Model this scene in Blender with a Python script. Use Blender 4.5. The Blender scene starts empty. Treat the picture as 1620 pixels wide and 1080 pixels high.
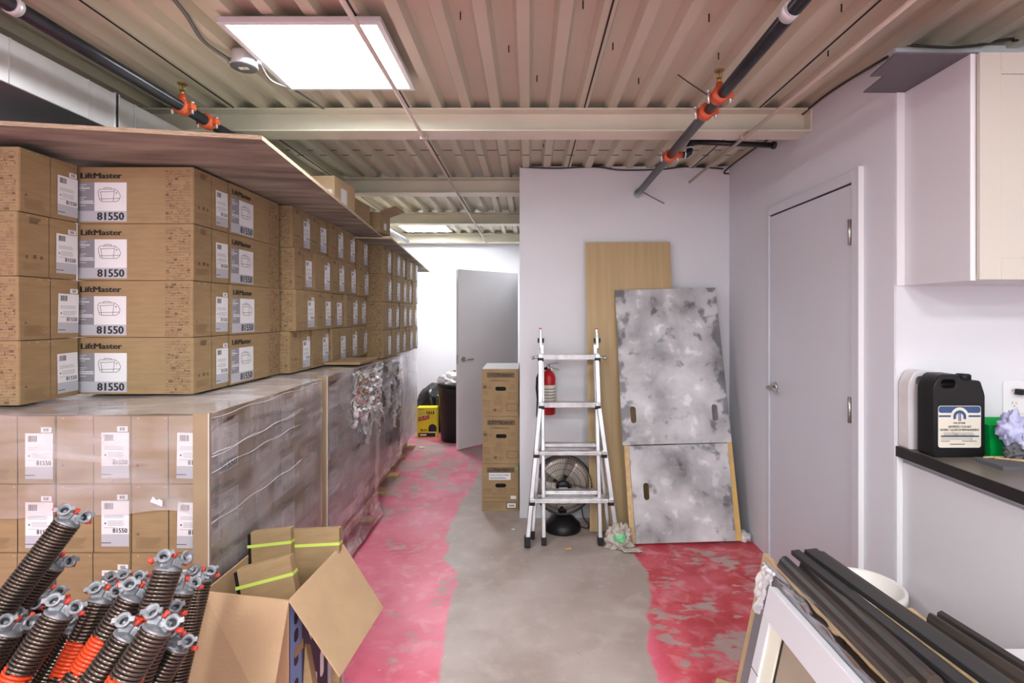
import bpy, math, random
from mathutils import Vector, Matrix, noise
rnd = random.Random(7)
PI = math.pi
F, CX, CY, CAMZ = 850.0, 836.0, 496.0, 1.55      # focal length in px of the 1620x1080 frame, vanishing point, eye height

# ---------------------------------------------------------------- camera, world, exposure, lamps
sc = bpy.context.scene
col = sc.collection
cam = bpy.data.cameras.new('camera'); cam_o = bpy.data.objects.new('camera', cam); col.objects.link(cam_o)
cam.sensor_width = 36; cam.lens = 36 * F / 1620
cam.shift_x = -(CX - 810) / 1620; cam.shift_y = (CY - 540) / 1620
cam.clip_start = .02
cam_o.location = (0, 0, CAMZ); cam_o.rotation_euler = (PI / 2, 0, 0)
sc.camera = cam_o
w = bpy.data.worlds.new('world'); sc.world = w; w.use_nodes = True
w.node_tree.nodes['Background'].inputs[0].default_value = (.93, .96, 1, 1)
w.node_tree.nodes['Background'].inputs[1].default_value = 1.3
sc.view_settings.view_transform = 'Standard'; sc.view_settings.look = 'None'
sc.view_settings.gamma = 1; sc.view_settings.use_curve_mapping = False
EXPOSURE = 0.6
sc.view_settings.exposure = EXPOSURE
PANEL_E = 20.0
PANELS = [(-.845, 2.275, PANEL_E * .9), (-1.3, 6.75, PANEL_E * 2.2), (-.845, -.6, PANEL_E * 2.1), (.95, -.6, PANEL_E * 2.1),
          (-.845, -2.2, PANEL_E * 2.1), (.95, -2.2, PANEL_E * 2.1), (-2.3, 4.9, PANEL_E * 1.6), (2.6, .6, PANEL_E * .45),
          (-2.9, -.6, PANEL_E * 1.2)]  # panels behind the camera and over the kitchenette are unseen fill, added to brighten

# ---------------------------------------------------------------- helpers
def P(px, py, Y):
    return Vector(((px - CX) * Y / F, Y, CAMZ - (py - CY) * Y / F))

class MB:
    def __init__(s): s.v = []; s.f = []; s.m = []; s.s = []
    def add(s, vs, fs, mi=0, M=None, smooth=False):
        n = len(s.v)
        for v in vs:
            s.v.append(tuple(M @ Vector(v)) if M is not None else tuple(v))
        for f in fs:
            s.f.append([n + i for i in f]); s.m.append(mi); s.s.append(smooth)
        return s
    def box(s, a, b, mi=0, M=None):
        x0, y0, z0 = a; x1, y1, z1 = b
        vs = [(x0,y0,z0),(x1,y0,z0),(x1,y1,z0),(x0,y1,z0),(x0,y0,z1),(x1,y0,z1),(x1,y1,z1),(x0,y1,z1)]
        return s.add(vs, [(0,3,2,1),(4,5,6,7),(0,1,5,4),(1,2,6,5),(2,3,7,6),(3,0,4,7)], mi, M)
    def hexa(s, vs, mi=0):      # 8 corners, bottom ring then top ring
        return s.add(vs, [(0,3,2,1),(4,5,6,7),(0,1,5,4),(1,2,6,5),(2,3,7,6),(3,0,4,7)], mi)
    def slab(s, c4, t, mi=0):   # four corners + thickness vector
        t = Vector(t); c = [Vector(q) for q in c4]
        return s.hexa([tuple(q) for q in c] + [tuple(q + t) for q in c], mi)
    def bar(s, p, q, wx, wy, mi=0, up=(0, 1, 0)):
        p = Vector(p); q = Vector(q); d = (q - p).normalized(); u = Vector(up)
        a = d.cross(u).normalized(); b = a.cross(d).normalized()
        c = [(-1,-1),(1,-1),(1,1),(-1,1)]
        vs = [tuple(o + a * (i * wx / 2) + b * (j * wy / 2)) for o in (p, q) for i, j in c]
        return s.hexa(vs, mi)
    def tube(s, pts, r, n=10, mi=0, closed=False, caps=True, smooth=True):
        pts = [Vector(p) for p in pts]; N = len(pts)
        base = len(s.v); prev = None
        for i, p in enumerate(pts):
            if closed: d = (pts[(i + 1) % N] - pts[i - 1])
            else: d = pts[min(i + 1, N - 1)] - pts[max(i - 1, 0)]
            d = d.normalized()
            if prev is None:
                a = d.orthogonal().normalized()
            else:
                a = (prev - d * prev.dot(d))
                a = a.normalized() if a.length > 1e-6 else d.orthogonal().normalized()
            prev = a; b = d.cross(a)
            rr = r[i] if isinstance(r, (list, tuple)) else r
            for k in range(n):
                t = 2 * PI * k / n
                s.v.append(tuple(p + a * (math.cos(t) * rr) + b * (math.sin(t) * rr)))
        for i in range(N if closed else N - 1):
            j = (i + 1) % N
            for k in range(n):
                l = (k + 1) % n
                s.f.append([base + i*n + k, base + i*n + l, base + j*n + l, base + j*n + k]); s.m.append(mi); s.s.append(smooth)
        if caps and not closed:
            s.f.append([base + k for k in range(n)][::-1]); s.m.append(mi); s.s.append(False)
            s.f.append([base + (N-1)*n + k for k in range(n)]); s.m.append(mi); s.s.append(False)
        return s
    def lathe(s, prof, n=24, mi=0, M=None, smooth=True):
        vs = []
        for r, z in prof:
            for k in range(n):
                t = 2 * PI * k / n; vs.append((r * math.cos(t), r * math.sin(t), z))
        fs = []
        for i in range(len(prof) - 1):
            for k in range(n):
                l = (k + 1) % n
                fs.append((i*n + k, i*n + l, (i+1)*n + l, (i+1)*n + k))
        fs.append(tuple(range(n))[::-1]); fs.append(tuple((len(prof)-1)*n + k for k in range(n)))
        return s.add(vs, fs, mi, M, smooth)
    def grid(s, fn, nu, nv, mi=0, smooth=True):
        vs = [tuple(fn(i / nu, j / nv)) for j in range(nv + 1) for i in range(nu + 1)]
        W = nu + 1
        fs = [(j*W+i, j*W+i+1, (j+1)*W+i+1, (j+1)*W+i) for j in range(nv) for i in range(nu)]
        return s.add(vs, fs, mi, None, smooth)
    def text(s, string, size, M, mi=0, align='LEFT', width=None, bold=0.0, depth=0.0):
        vs, fs, wd = text_geo(string, bold)
        k = size; kx = (width / wd) if width else size
        off = {'LEFT': 0, 'RIGHT': -wd * kx, 'CENTER': -wd * kx / 2}[align]
        return s.add([(x * kx + off, y * k, 0) for x, y in vs], fs, mi, M)
    def build(s, name, mats, parent=None, bevel=0, M=None, seg=2):
        me = bpy.data.meshes.new(name)
        me.from_pydata(s.v, [], s.f)
        if not isinstance(mats, (list, tuple)): mats = [mats]
        for m in mats: me.materials.append(m)
        me.polygons.foreach_set('material_index', s.m)
        me.polygons.foreach_set('use_smooth', s.s)
        me.update()
        o = bpy.data.objects.new(name, me); col.objects.link(o)
        if parent: o.parent = parent
        if M is not None: o.matrix_world = M
        if bevel:
            b = o.modifiers.new('bevel', 'BEVEL'); b.width = bevel; b.segments = seg; b.limit_method = 'ANGLE'; b.angle_limit = .6
            b.harden_normals = False
        return o

_tc = {}
def text_geo(string, bold):
    k = (string, bold)
    if k in _tc: return _tc[k]
    c = bpy.data.curves.new('t', 'FONT'); c.body = string; c.size = 1; c.resolution_u = 2; c.offset = 0
    o = bpy.data.objects.new('t', c); col.objects.link(o)
    dg = bpy.context.evaluated_depsgraph_get(); dg.update()
    me = bpy.data.meshes.new_from_object(o.evaluated_get(dg))
    vs = [(v.co.x, v.co.y) for v in me.vertices]; fs = [tuple(p.vertices) for p in me.polygons]
    x0 = min(v[0] for v in vs); y0 = 0; h = .7
    vs = [((x - x0) / h, y / h) for x, y in vs]
    if bold > 0:      # heavy face: several slightly shifted strikes
        n0 = len(vs); vs0, fs0 = vs, fs; vs, fs = [], []
        for q, (dx, dy) in enumerate(((-1, 0), (-.5, .4), (0, -.4), (.5, .4), (1, 0))):
            vs += [(x + dx * bold * 1.5, y + dy * bold) for x, y in vs0]; fs += [tuple(i + q * n0 for i in f) for f in fs0]
    wd = max(v[0] for v in vs)
    bpy.data.objects.remove(o); bpy.data.curves.remove(c); bpy.data.meshes.remove(me)
    _tc[k] = (vs, fs, wd)
    return _tc[k]

def MX(ox, ex, ey, ez=None):
    ex = Vector(ex); ey = Vector(ey); ez = ex.cross(ey) if ez is None else Vector(ez)
    return Matrix(((ex.x, ey.x, ez.x, ox[0]), (ex.y, ey.y, ez.y, ox[1]), (ex.z, ey.z, ez.z, ox[2]), (0, 0, 0, 1)))
def TR(x, y, z, rz=0): return Matrix.Translation((x, y, z)) @ Matrix.Rotation(rz, 4, 'Z')
def quad(mb, M, x0, y0, x1, y1, mi, off=0.0): mb.add([(x0,y0,off),(x1,y0,off),(x1,y1,off),(x0,y1,off)], [(0,1,2,3)], mi, M)

def empty(name, loc=(0,0,0), rz=0):
    o = bpy.data.objects.new(name, None); col.objects.link(o); o.location = loc; o.rotation_euler = (0,0,rz); o.empty_display_size = .1
    return o
def tag(o, label=None, cat=None, group=None, kind=None):
    if label: o['label'] = label
    if cat: o['category'] = cat
    if group: o['group'] = group
    if kind: o['kind'] = kind
    return o
def struct(o): o['kind'] = 'structure'; return o

def plate(outer, holes, t, name, mats, parent=None, bevel=0, M=None, smooth=False):
    """flat plate from a 2D outline with holes, extruded by t along +z"""
    import bmesh
    bm = bmesh.new()
    for loop in [outer] + holes:
        vs = [bm.verts.new((x, y, 0)) for x, y in loop]
        for i in range(len(vs)): bm.edges.new((vs[i], vs[(i+1) % len(vs)]))
    bmesh.ops.triangle_fill(bm, use_beauty=True, use_dissolve=True, edges=bm.edges[:])
    r = bmesh.ops.extrude_face_region(bm, geom=bm.faces[:])
    bmesh.ops.translate(bm, vec=(0,0,t), verts=[g for g in r['geom'] if isinstance(g, bmesh.types.BMVert)])
    bmesh.ops.recalc_face_normals(bm, faces=bm.faces[:])
    me = bpy.data.meshes.new(name); bm.to_mesh(me); bm.free()
    for m in (mats if isinstance(mats, (list, tuple)) else [mats]): me.materials.append(m)
    if isinstance(mats, (list, tuple)) and len(mats) > 1:
        for p_ in me.polygons: p_.material_index = 0 if abs(p_.normal.z) > .5 else 1
    if smooth:
        for p_ in me.polygons: p_.use_smooth = True
    o = bpy.data.objects.new(name, me); col.objects.link(o)
    if parent: o.parent = parent
    if M is not None: o.matrix_local = M
    if bevel:
        b = o.modifiers.new('bevel', 'BEVEL'); b.width = bevel; b.segments = 3; b.limit_method = 'ANGLE'; b.angle_limit = .6; b.harden_normals = smooth
    return o
def oval(cx, cy, wx, wy, n=8):
    pts = []
    r = min(wx, wy) / 2
    for sx, sy, a0 in ((1,1,0),(-1,1,PI/2),(-1,-1,PI),(1,-1,1.5*PI)):
        for k in range(n + 1):
            a = a0 + k * PI / 2 / n
            pts.append((cx + sx*(wx/2 - r) + r*math.cos(a), cy + sy*(wy/2 - r) + r*math.sin(a)))
    out = []
    for p in pts:
        if not out or (Vector(p) - Vector(out[-1])).length > 1e-5: out.append(p)
    if (Vector(out[0]) - Vector(out[-1])).length < 1e-5: out.pop()
    return out

# ---------------------------------------------------------------- materials
def mat(name, c, rough=.6, metal=0, var=0, scale=8, bump=0, bscale=40, stretch=(1,1,1), c2=None, spec=.5, detail=4, **kw):
    m = bpy.data.materials.new(name); m.use_nodes = True
    nt = m.node_tree; N = nt.nodes; L = nt.links; b = N['Principled BSDF']
    b.inputs['Base Color'].default_value = (*c, 1); b.inputs['Roughness'].default_value = rough; b.inputs['Metallic'].default_value = metal
    b.inputs['Specular IOR Level'].default_value = spec
    tc = N.new('ShaderNodeTexCoord'); mp = N.new('ShaderNodeMapping'); mp.inputs['Scale'].default_value = stretch
    L.new(tc.outputs['Object'], mp.inputs['Vector'])
    if var or c2:
        n = N.new('ShaderNodeTexNoise'); n.inputs['Scale'].default_value = scale; n.inputs['Detail'].default_value = detail
        L.new(mp.outputs[0], n.inputs['Vector'])
        r = N.new('ShaderNodeValToRGB')
        d = c2 if c2 else tuple(x * (1 - var) for x in c)
        e = c if c2 else tuple(min(1, x * (1 + var * .5)) for x in c)
        r.color_ramp.elements[0].position = .32; r.color_ramp.elements[0].color = (*d, 1)
        r.color_ramp.elements[1].position = .68; r.color_ramp.elements[1].color = (*e, 1)
        L.new(n.outputs['Fac'], r.inputs[0]); L.new(r.outputs[0], b.inputs['Base Color'])
    if bump:
        n = N.new('ShaderNodeTexNoise'); n.inputs['Scale'].default_value = bscale; n.inputs['Detail'].default_value = 3
        L.new(mp.outputs[0], n.inputs['Vector'])
        bp = N.new('ShaderNodeBump'); bp.inputs['Strength'].default_value = bump; bp.inputs['Distance'].default_value = .01
        L.new(n.outputs['Fac'], bp.inputs['Height']); L.new(bp.outputs[0], b.inputs['Normal'])
    return m
def emit(name, c, s):
    m = bpy.data.materials.new(name); m.use_nodes = True; b = m.node_tree.nodes['Principled BSDF']
    b.inputs['Base Color'].default_value = (.9,.9,.9,1)
    b.inputs['Emission Color'].default_value = (*c, 1); b.inputs['Emission Strength'].default_value = s
    return m

CARD = (.33, .225, .112)
M_card = mat('cardboard', CARD, .75, var=.12, scale=9, bump=.12, bscale=120, stretch=(1,1,6))
M_card2 = mat('cardboard_pale', (.52, .36, .21), .75, var=.1, scale=6, bump=.1, bscale=90)
M_cardin = mat('cardboard_inside', (.40, .27, .145), .8, var=.15, scale=5)
M_print = mat('carton_print', (.15, .095, .055), .8)
M_print2 = mat('carton_pattern_print', (.25, .16, .085), .8)
M_black = mat('black_ink', (.012, .012, .014), .6)
M_white = mat('white_label_paper', (.78, .78, .80), .5, var=.04)
M_grey = mat('grey_label_print', (.25, .25, .28), .5)
M_lgrey = mat('light_grey_label_print', (.47, .48, .53), .5)
M_line = mat('label_fine_print', (.33, .33, .35), .6)
M_wall = mat('white_wall_paint', (.72, .73, .77), .6, var=.03, scale=1.5, bump=.03, bscale=60)
M_wallr = mat('lavender_grey_wall_paint', (.68, .70, .76), .55, var=.03, scale=1.5, bump=.03, bscale=60)
M_door = mat('door_paint', (.60, .62, .68), .4, var=.03, scale=2, bump=.02)
M_door2 = mat('far_door_paint', (.86, .86, .87), .4, var=.03, scale=2)
M_trimw = mat('white_trim', (.80, .80, .82), .4)
M_deck = mat('beige_painted_deck', (.59, .565, .445), .5, c2=(.52, .495, .385), scale=2.2, stretch=(1,.3,1), bump=.03)
M_beam = mat('beige_painted_beam', (.70, .67, .55), .45, var=.08, scale=3)
M_seam = mat('dark_seam', (.02, .018, .015), .8)
M_pipe = mat('black_steel_pipe', (.035, .037, .045), .28, metal=.5, var=.3, scale=12)
M_red = mat('orange_red_coupling', (.62, .10, .03), .4, var=.25, scale=25)
M_zinc = mat('zinc_bolt', (.65, .68, .68), .35, metal=.9)
M_brass = mat('brass', (.45, .30, .10), .35, metal=.9)
M_galv = mat('galvanised_duct', (.72, .73, .75), .38, metal=.45, c2=(.62, .63, .65), scale=5, bump=.04, bscale=4)
M_flex = mat('dull_flex_conduit', (.20, .19, .19), .4, metal=.4)
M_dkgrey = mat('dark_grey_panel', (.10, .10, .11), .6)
M_sheetgrey = mat('grey_sheet', (.12, .118, .135), .6)
M_alu = mat('aluminium', (.66, .66, .67), .34, metal=.75, c2=(.46, .46, .48), scale=18, stretch=(1,1,.3), detail=8)
M_blk = mat('black_plastic', (.009, .009, .010), .38, spec=.3)
M_blkr = mat('black_rubber', (.018, .018, .02), .42, c2=(.055, .04, .032), scale=14, stretch=(3,.25,3), detail=6)
M_blkm = mat('black_moulding', (.022, .022, .024), .45, c2=(.035, .032, .03), scale=8, stretch=(2,.3,2))
M_ply = mat('plywood_dark', (.35, .32, .25), .75, c2=(.13, .115, .095), scale=4, stretch=(.6,3,1), detail=9, bump=.2, bscale=9)
M_plyedge = mat('plywood_edge', (.62, .53, .38), .8, c2=(.35, .25, .15), scale=30, stretch=(1,1,14))
M_board = mat('maple_board', (.50, .365, .19), .5, c2=(.44, .315, .155), scale=2.0, stretch=(14,1,.6), detail=7)
M_pine = mat('pine_wood', (.62, .46, .24), .6, c2=(.48, .33, .16), scale=4, stretch=(6,6,.8), detail=6)
M_yel = mat('yellow_wood_edge', (.68, .44, .12), .6, c2=(.55, .38, .16), scale=12)
M_coil = mat('oiled_spring_steel', (.13, .11, .09), .21, metal=.85, c2=(.085, .075, .06), scale=10)
M_cast = mat('cast_aluminium_cone', (.27, .285, .31), .45, metal=.5, var=.3, scale=60)
M_boltred = mat('red_set_screw', (.65, .06, .04), .4)
M_wblock = mat('nickel_hinge', (.50, .49, .47), .3, metal=.9)
M_yellow = mat('yellow_carton_print', (.80, .68, .02), .45)
M_cord = mat('black_cable', (.04, .025, .02), .5)
M_cond = mat('painted_conduit', (.50, .43, .37), .5)
M_cab = mat('white_cabinet', (.68, .69, .73), .35)
M_cabd = mat('cream_cabinet_door', (.58, .55, .49), .5, spec=.3)
M_top = mat('worktop', (.22, .18, .15), .35, c2=(.10, .085, .07), scale=6, stretch=(1,.3,1), detail=8)
M_topedge = mat('worktop_black_edge', (.015, .015, .016), .35)
M_wht = mat('white_plastic', (.80, .77, .74), .4, var=.05)
M_redp = mat('red_paint', (.55, .015, .02), .3)
M_green = mat('green_plastic', (.0, .34, .06), .35)
M_navy = mat('navy_print', (.015, .018, .05), .5)
M_blue = mat('blue_print', (.13, .22, .45), .5)
M_dblue = mat('label_dark_blue', (.03, .08, .20), .4)
M_cream = mat('stained_cream_label', (.72, .68, .58), .5, c2=(.42, .28, .12), scale=18)
M_cream.node_tree.nodes['Color Ramp'].color_ramp.elements[0].position = .25
M_cream.node_tree.nodes['Color Ramp'].color_ramp.elements[1].position = .38
M_strap = mat('lime_strap', (.55, .70, .12), .4)
M_rag = mat('rag_cloth', (.55, .50, .45), .9, c2=(.38, .33, .29), scale=25)
M_ragg = mat('rag_green_patch', (.20, .60, .28), .8)
M_smoke = mat('garbage_bag', (.008, .008, .009), .3, bump=.5, bscale=12)
M_light = [emit('led_diffuser_%d' % i, (.97, .985, 1.0), p[2]) for i, p in enumerate(PANELS)]
M_lframe = mat('light_frame', (.62, .62, .66), .4)
M_lilac = mat('lilac_plastic', (.28, .26, .50), .18, c2=(.55, .58, .80), scale=9)
M_paleblue = mat('pale_blue_plastic', (.62, .68, .78), .2, c2=(.50, .48, .70), scale=14)
M_grille = mat('fan_grille_wire', (.06, .05, .045), .4, metal=.5)
M_fanback = mat('fan_rear_bowl', (.62, .55, .49), .35, metal=.3, var=.15, scale=5)
M_cream2 = mat('cream_foam', (.80, .80, .66), .6)
M_beige = mat('beige_glass_panel', (.42, .35, .27), .35, c2=(.33, .27, .20), scale=3)
M_gmetal = mat('grey_metal_panel', (.30, .30, .33), .35, metal=.5, var=.1, scale=5)
M_greenpaint = mat('sticker_green', (.10, .45, .15), .5)

def film_mat(name, lo, hi, warm=(.86,.84,.86), f0=.22, f1=.62):
    m = bpy.data.materials.new(name); m.use_nodes = True; nt = m.node_tree; N = nt.nodes; L = nt.links
    N.remove(N['Principled BSDF']); out = N['Material Output']
    tc = N.new('ShaderNodeTexCoord')
    def nz(sc_, st, det=5, dist=0, rot=0):
        mp = N.new('ShaderNodeMapping'); mp.inputs['Scale'].default_value = st; mp.inputs['Rotation'].default_value = (rot, 0, 0)
        n = N.new('ShaderNodeTexNoise'); n.inputs['Scale'].default_value = sc_; n.inputs['Detail'].default_value = det; n.inputs['Distortion'].default_value = dist
        L.new(tc.outputs['Object'], mp.inputs[0]); L.new(mp.outputs[0], n.inputs['Vector']); return n
    a = nz(3, (1, .7, 5), 6, .6, .22); b = nz(2.2, (1, 1, 1), 3, .4); c = nz(6, (1, 6, .5), 5, .5)
    mx = N.new('ShaderNodeMath'); mx.operation = 'MULTIPLY'; L.new(a.outputs[0], mx.inputs[0]); L.new(b.outputs[0], mx.inputs[1])
    ad = N.new('ShaderNodeMath'); ad.operation = 'MULTIPLY_ADD'; ad.inputs[1].default_value = .25; L.new(c.outputs[0], ad.inputs[0]); L.new(mx.outputs[0], ad.inputs[2])
    mr = N.new('ShaderNodeMapRange'); mr.inputs['From Min'].default_value = f0; mr.inputs['From Max'].default_value = f1
    mr.inputs['To Min'].default_value = lo; mr.inputs['To Max'].default_value = hi; mr.clamp = True
    L.new(ad.outputs[0], mr.inputs[0])
    bp = N.new('ShaderNodeBump'); bp.inputs['Strength'].default_value = .5; bp.inputs['Distance'].default_value = .012
    L.new(ad.outputs[0], bp.inputs['Height'])
    tr = N.new('ShaderNodeBsdfTransparent'); df = N.new('ShaderNodeBsdfDiffuse'); df.inputs[0].default_value = (*warm, 1)
    gl = N.new('ShaderNodeBsdfGlossy'); gl.inputs['Roughness'].default_value = .12; gl.inputs['Color'].default_value = (1,1,1,1)
    L.new(bp.outputs[0], gl.inputs['Normal']); L.new(bp.outputs[0], df.inputs['Normal'])
    m1 = N.new('ShaderNodeMixShader'); L.new(mr.outputs[0], m1.inputs[0]); L.new(tr.outputs[0], m1.inputs[1]); L.new(df.outputs[0], m1.inputs[2])
    fr = N.new('ShaderNodeFresnel'); fr.inputs[0].default_value = 1.38; L.new(bp.outputs[0], fr.inputs['Normal'])
    m2 = N.new('ShaderNodeMixShader'); L.new(fr.outputs[0], m2.inputs[0]); L.new(m1.outputs[0], m2.inputs[1]); L.new(gl.outputs[0], m2.inputs[2])
    L.new(m2.outputs[0], out.inputs[0])
    return m
M_film = film_mat('stretch_film', .04, .46, (.92,.88,.90))
M_films = film_mat('hazy_side_film', .05, .62, (1.0,.90,.93), .30, .52)  # pink in the colour stands for the red floor's reflection
M_filmt = film_mat('hazy_top_film', .35, .80, (.90,.85,.86))
M_filmw = film_mat('dense_stretch_film', .70, .98)
M_filmc = film_mat('crumpled_film', .12, .85, (.9,.9,.92))

def spring_mat(name, z0, z1, seed):
    m = mat(name, (.13, .11, .09), .21, metal=.85)
    nt = m.node_tree; N = nt.nodes; L = nt.links; b = N['Principled BSDF']
    tc = N.new('ShaderNodeTexCoord'); sp = N.new('ShaderNodeSeparateXYZ'); L.new(tc.outputs['Object'], sp.inputs[0])
    n = N.new('ShaderNodeTexNoise'); n.inputs['Scale'].default_value = 30; L.new(tc.outputs['Object'], n.inputs['Vector'])
    def M(op, a, b_, v=None):
        q = N.new('ShaderNodeMath'); q.operation = op; q.use_clamp = True
        for i, x in enumerate((a, b_)):
            if isinstance(x, (int, float)): q.inputs[i].default_value = x
            else: L.new(x, q.inputs[i])
        return q.outputs[0]
    j = N.new('ShaderNodeMath'); j.operation = 'MULTIPLY_ADD'; L.new(n.outputs[0], j.inputs[0]); j.inputs[1].default_value = .06; L.new(sp.outputs['Z'], j.inputs[2])
    n2 = N.new('ShaderNodeTexNoise'); n2.inputs['Scale'].default_value = 16; L.new(tc.outputs['Object'], n2.inputs['Vector']); br = M('GREATER_THAN', n2.outputs[0], .44)
    a = M('MULTIPLY', M('GREATER_THAN', j.outputs[0], z0), br); c = M('LESS_THAN', j.outputs[0], z1); f = M('MULTIPLY', a, c)
    side = N.new('ShaderNodeMath'); side.operation = 'MULTIPLY_ADD'; L.new(n.outputs[0], side.inputs[0]); side.inputs[1].default_value = .02; L.new(sp.outputs['Y'], side.inputs[2])
    mx = N.new('ShaderNodeMix'); mx.data_type = 'RGBA'; L.new(f, mx.inputs[0]); mx.inputs[6].default_value = (.13,.11,.09,1); mx.inputs[7].default_value = (.60,.055,.012,1)
    L.new(mx.outputs[2], b.inputs['Base Color'])
    f_ = f; inv = M('SUBTRACT', 1.0, f_); mt = M('MULTIPLY', inv, .85); L.new(mt, b.inputs['Metallic'])
    return m

def floor_mat():
    m = bpy.data.materials.new('concrete_with_worn_red_paint'); m.use_nodes = True; nt = m.node_tree; N = nt.nodes; L = nt.links; b = N['Principled BSDF']
    tc = N.new('ShaderNodeTexCoord'); sp = N.new('ShaderNodeSeparateXYZ'); L.new(tc.outputs['Object'], sp.inputs[0])
    X, Y = sp.outputs['X'], sp.outputs['Y']
    def M(op, a, b_, c_=None, clamp=False):
        q = N.new('ShaderNodeMath'); q.operation = op; q.use_clamp = clamp
        for i, x in enumerate((a, b_, c_)):
            if x is None: continue
            if isinstance(x, (int, float)): q.inputs[i].default_value = x
            else: L.new(x, q.inputs[i])
        return q.outputs[0]
    def nz(s, d=5, dist=0, st=(1,1,1)):
        mp = N.new('ShaderNodeMapping'); mp.inputs['Scale'].default_value = st
        n = N.new('ShaderNodeTexNoise'); n.inputs['Scale'].default_value = s; n.inputs['Detail'].default_value = d; n.inputs['Distortion'].default_value = dist
        L.new(tc.outputs['Object'], mp.inputs[0]); L.new(mp.outputs[0], n.inputs['Vector']); return n.outputs[0]
    def curve(src, pts, lo, hi):      # piecewise function of Y/8 -> X
        r = N.new('ShaderNodeValToRGB'); e = r.color_ramp.elements
        L.new(M('DIVIDE', src, 8.0), r.inputs[0])
        while len(e) < len(pts): e.new(.5)
        for k, (y, x) in enumerate(pts):
            e[k].position = y / 8; v = (x - lo) / (hi - lo); e[k].color = (v, v, v, 1)
        rgb = N.new('ShaderNodeSeparateColor'); L.new(r.outputs[0], rgb.inputs[0])
        return M('MULTIPLY_ADD', rgb.outputs[0], hi - lo, lo)
    def step(v, wdt): return M('DIVIDE', M('ADD', v, wdt / 2), wdt, clamp=True)
    jag = M('MULTIPLY_ADD', nz(5, 6), .12, -.06)
    xl = curve(Y, [(0, -.36), (2.3, -.38), (2.7, -.41), (3.26, -.43), (3.36, -.53), (3.94, -.57), (4.5, -.55), (5.3, -.47), (5.5, .0)], -1, 1)
    xr = curve(Y, [(0, .5), (2.25, .54), (2.6, .575), (3.2, .71), (3.45, .70)], -1, 1)
    left = step(M('ADD', M('SUBTRACT', xl, X), jag), .02)
    right = step(M('ADD', M('SUBTRACT', X, xr), jag), .02)
    right = M('MULTIPLY', right, step(M('ADD', M('SUBTRACT', 3.66, Y), jag), .03))
    paint = M('MAXIMUM', left, right)
    # wear
    w1 = nz(3.2, 9, .6); w2 = nz(11, 10, .3, (1, 2.0, 1))
    far = step(M('ADD', M('SUBTRACT', Y, 4.75), M('MULTIPLY', M('SUBTRACT', -.78, X), 1.4)), 1.4)
    wear = M('ADD', M('MULTIPLY', w1, .6), M('MULTIPLY', w2, .4))
    th = M('MULTIPLY_ADD', far, -.12, .605)
    worn = step(M('SUBTRACT', wear, th), .07)
    rt = step(M('SUBTRACT', X, .6), .1)
    worn = M('MAXIMUM', worn, M('MULTIPLY', step(M('SUBTRACT', wear, .545), .05), rt))
    paint = M('MULTIPLY', paint, M('SUBTRACT', 1.0, M('MULTIPLY', worn, .85)))
    def mixc(f, c1, c2):
        q = N.new('ShaderNodeMix'); q.data_type = 'RGBA'
        if isinstance(f, (int, float)): q.inputs[0].default_value = f
        else: L.new(f, q.inputs[0])
        for i, c in ((6, c1), (7, c2)):
            if isinstance(c, tuple): q.inputs[i].default_value = (*c, 1)
            else: L.new(c, q.inputs[i])
        return q.outputs[2]
    conc = mixc(step(M('SUBTRACT', nz(2.5, 8, .4), .5), .25), (.35, .285, .255), (.45, .385, .355))
    conc = mixc(M('MULTIPLY', step(M('SUBTRACT', nz(8, 12, .3), .60), .16), .35), conc, (.55, .50, .47))
    red = mixc(step(M('SUBTRACT', nz(2, 6, .5), .5), .3), (.64, .095, .165), (.76, .20, .30))
    red = mixc(rt, red, mixc(step(M('SUBTRACT', nz(6, 6), .5), .2), (.50, .045, .06), (.60, .09, .12)))
    red = mixc(M('MULTIPLY', step(M('SUBTRACT', nz(9, 12, .4), .60), .16), .35), red, (.8, .45, .5))
    c = mixc(paint, conc, red)
    # dark and white flecks
    c = mixc(M('MULTIPLY', step(M('SUBTRACT', nz(55, 2, .5), .76), .02), .8), c, (.85, .83, .80))
    c = mixc(M('MULTIPLY', step(M('SUBTRACT', nz(43, 2, 1), .775), .02), .8), c, (.05, .04, .04))
    L.new(c, b.inputs['Base Color'])
    L.new(M('MULTIPLY_ADD', w1, .35, .25), b.inputs['Roughness'])
    bp = N.new('ShaderNodeBump'); bp.inputs['Strength'].default_value = .25; bp.inputs['Distance'].default_value = .01
    L.new(M('ADD', wear, M('MULTIPLY', nz(60, 4), .3)), bp.inputs['Height']); L.new(bp.outputs[0], b.inputs['Normal'])
    return m
M_floor = floor_mat()

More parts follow.
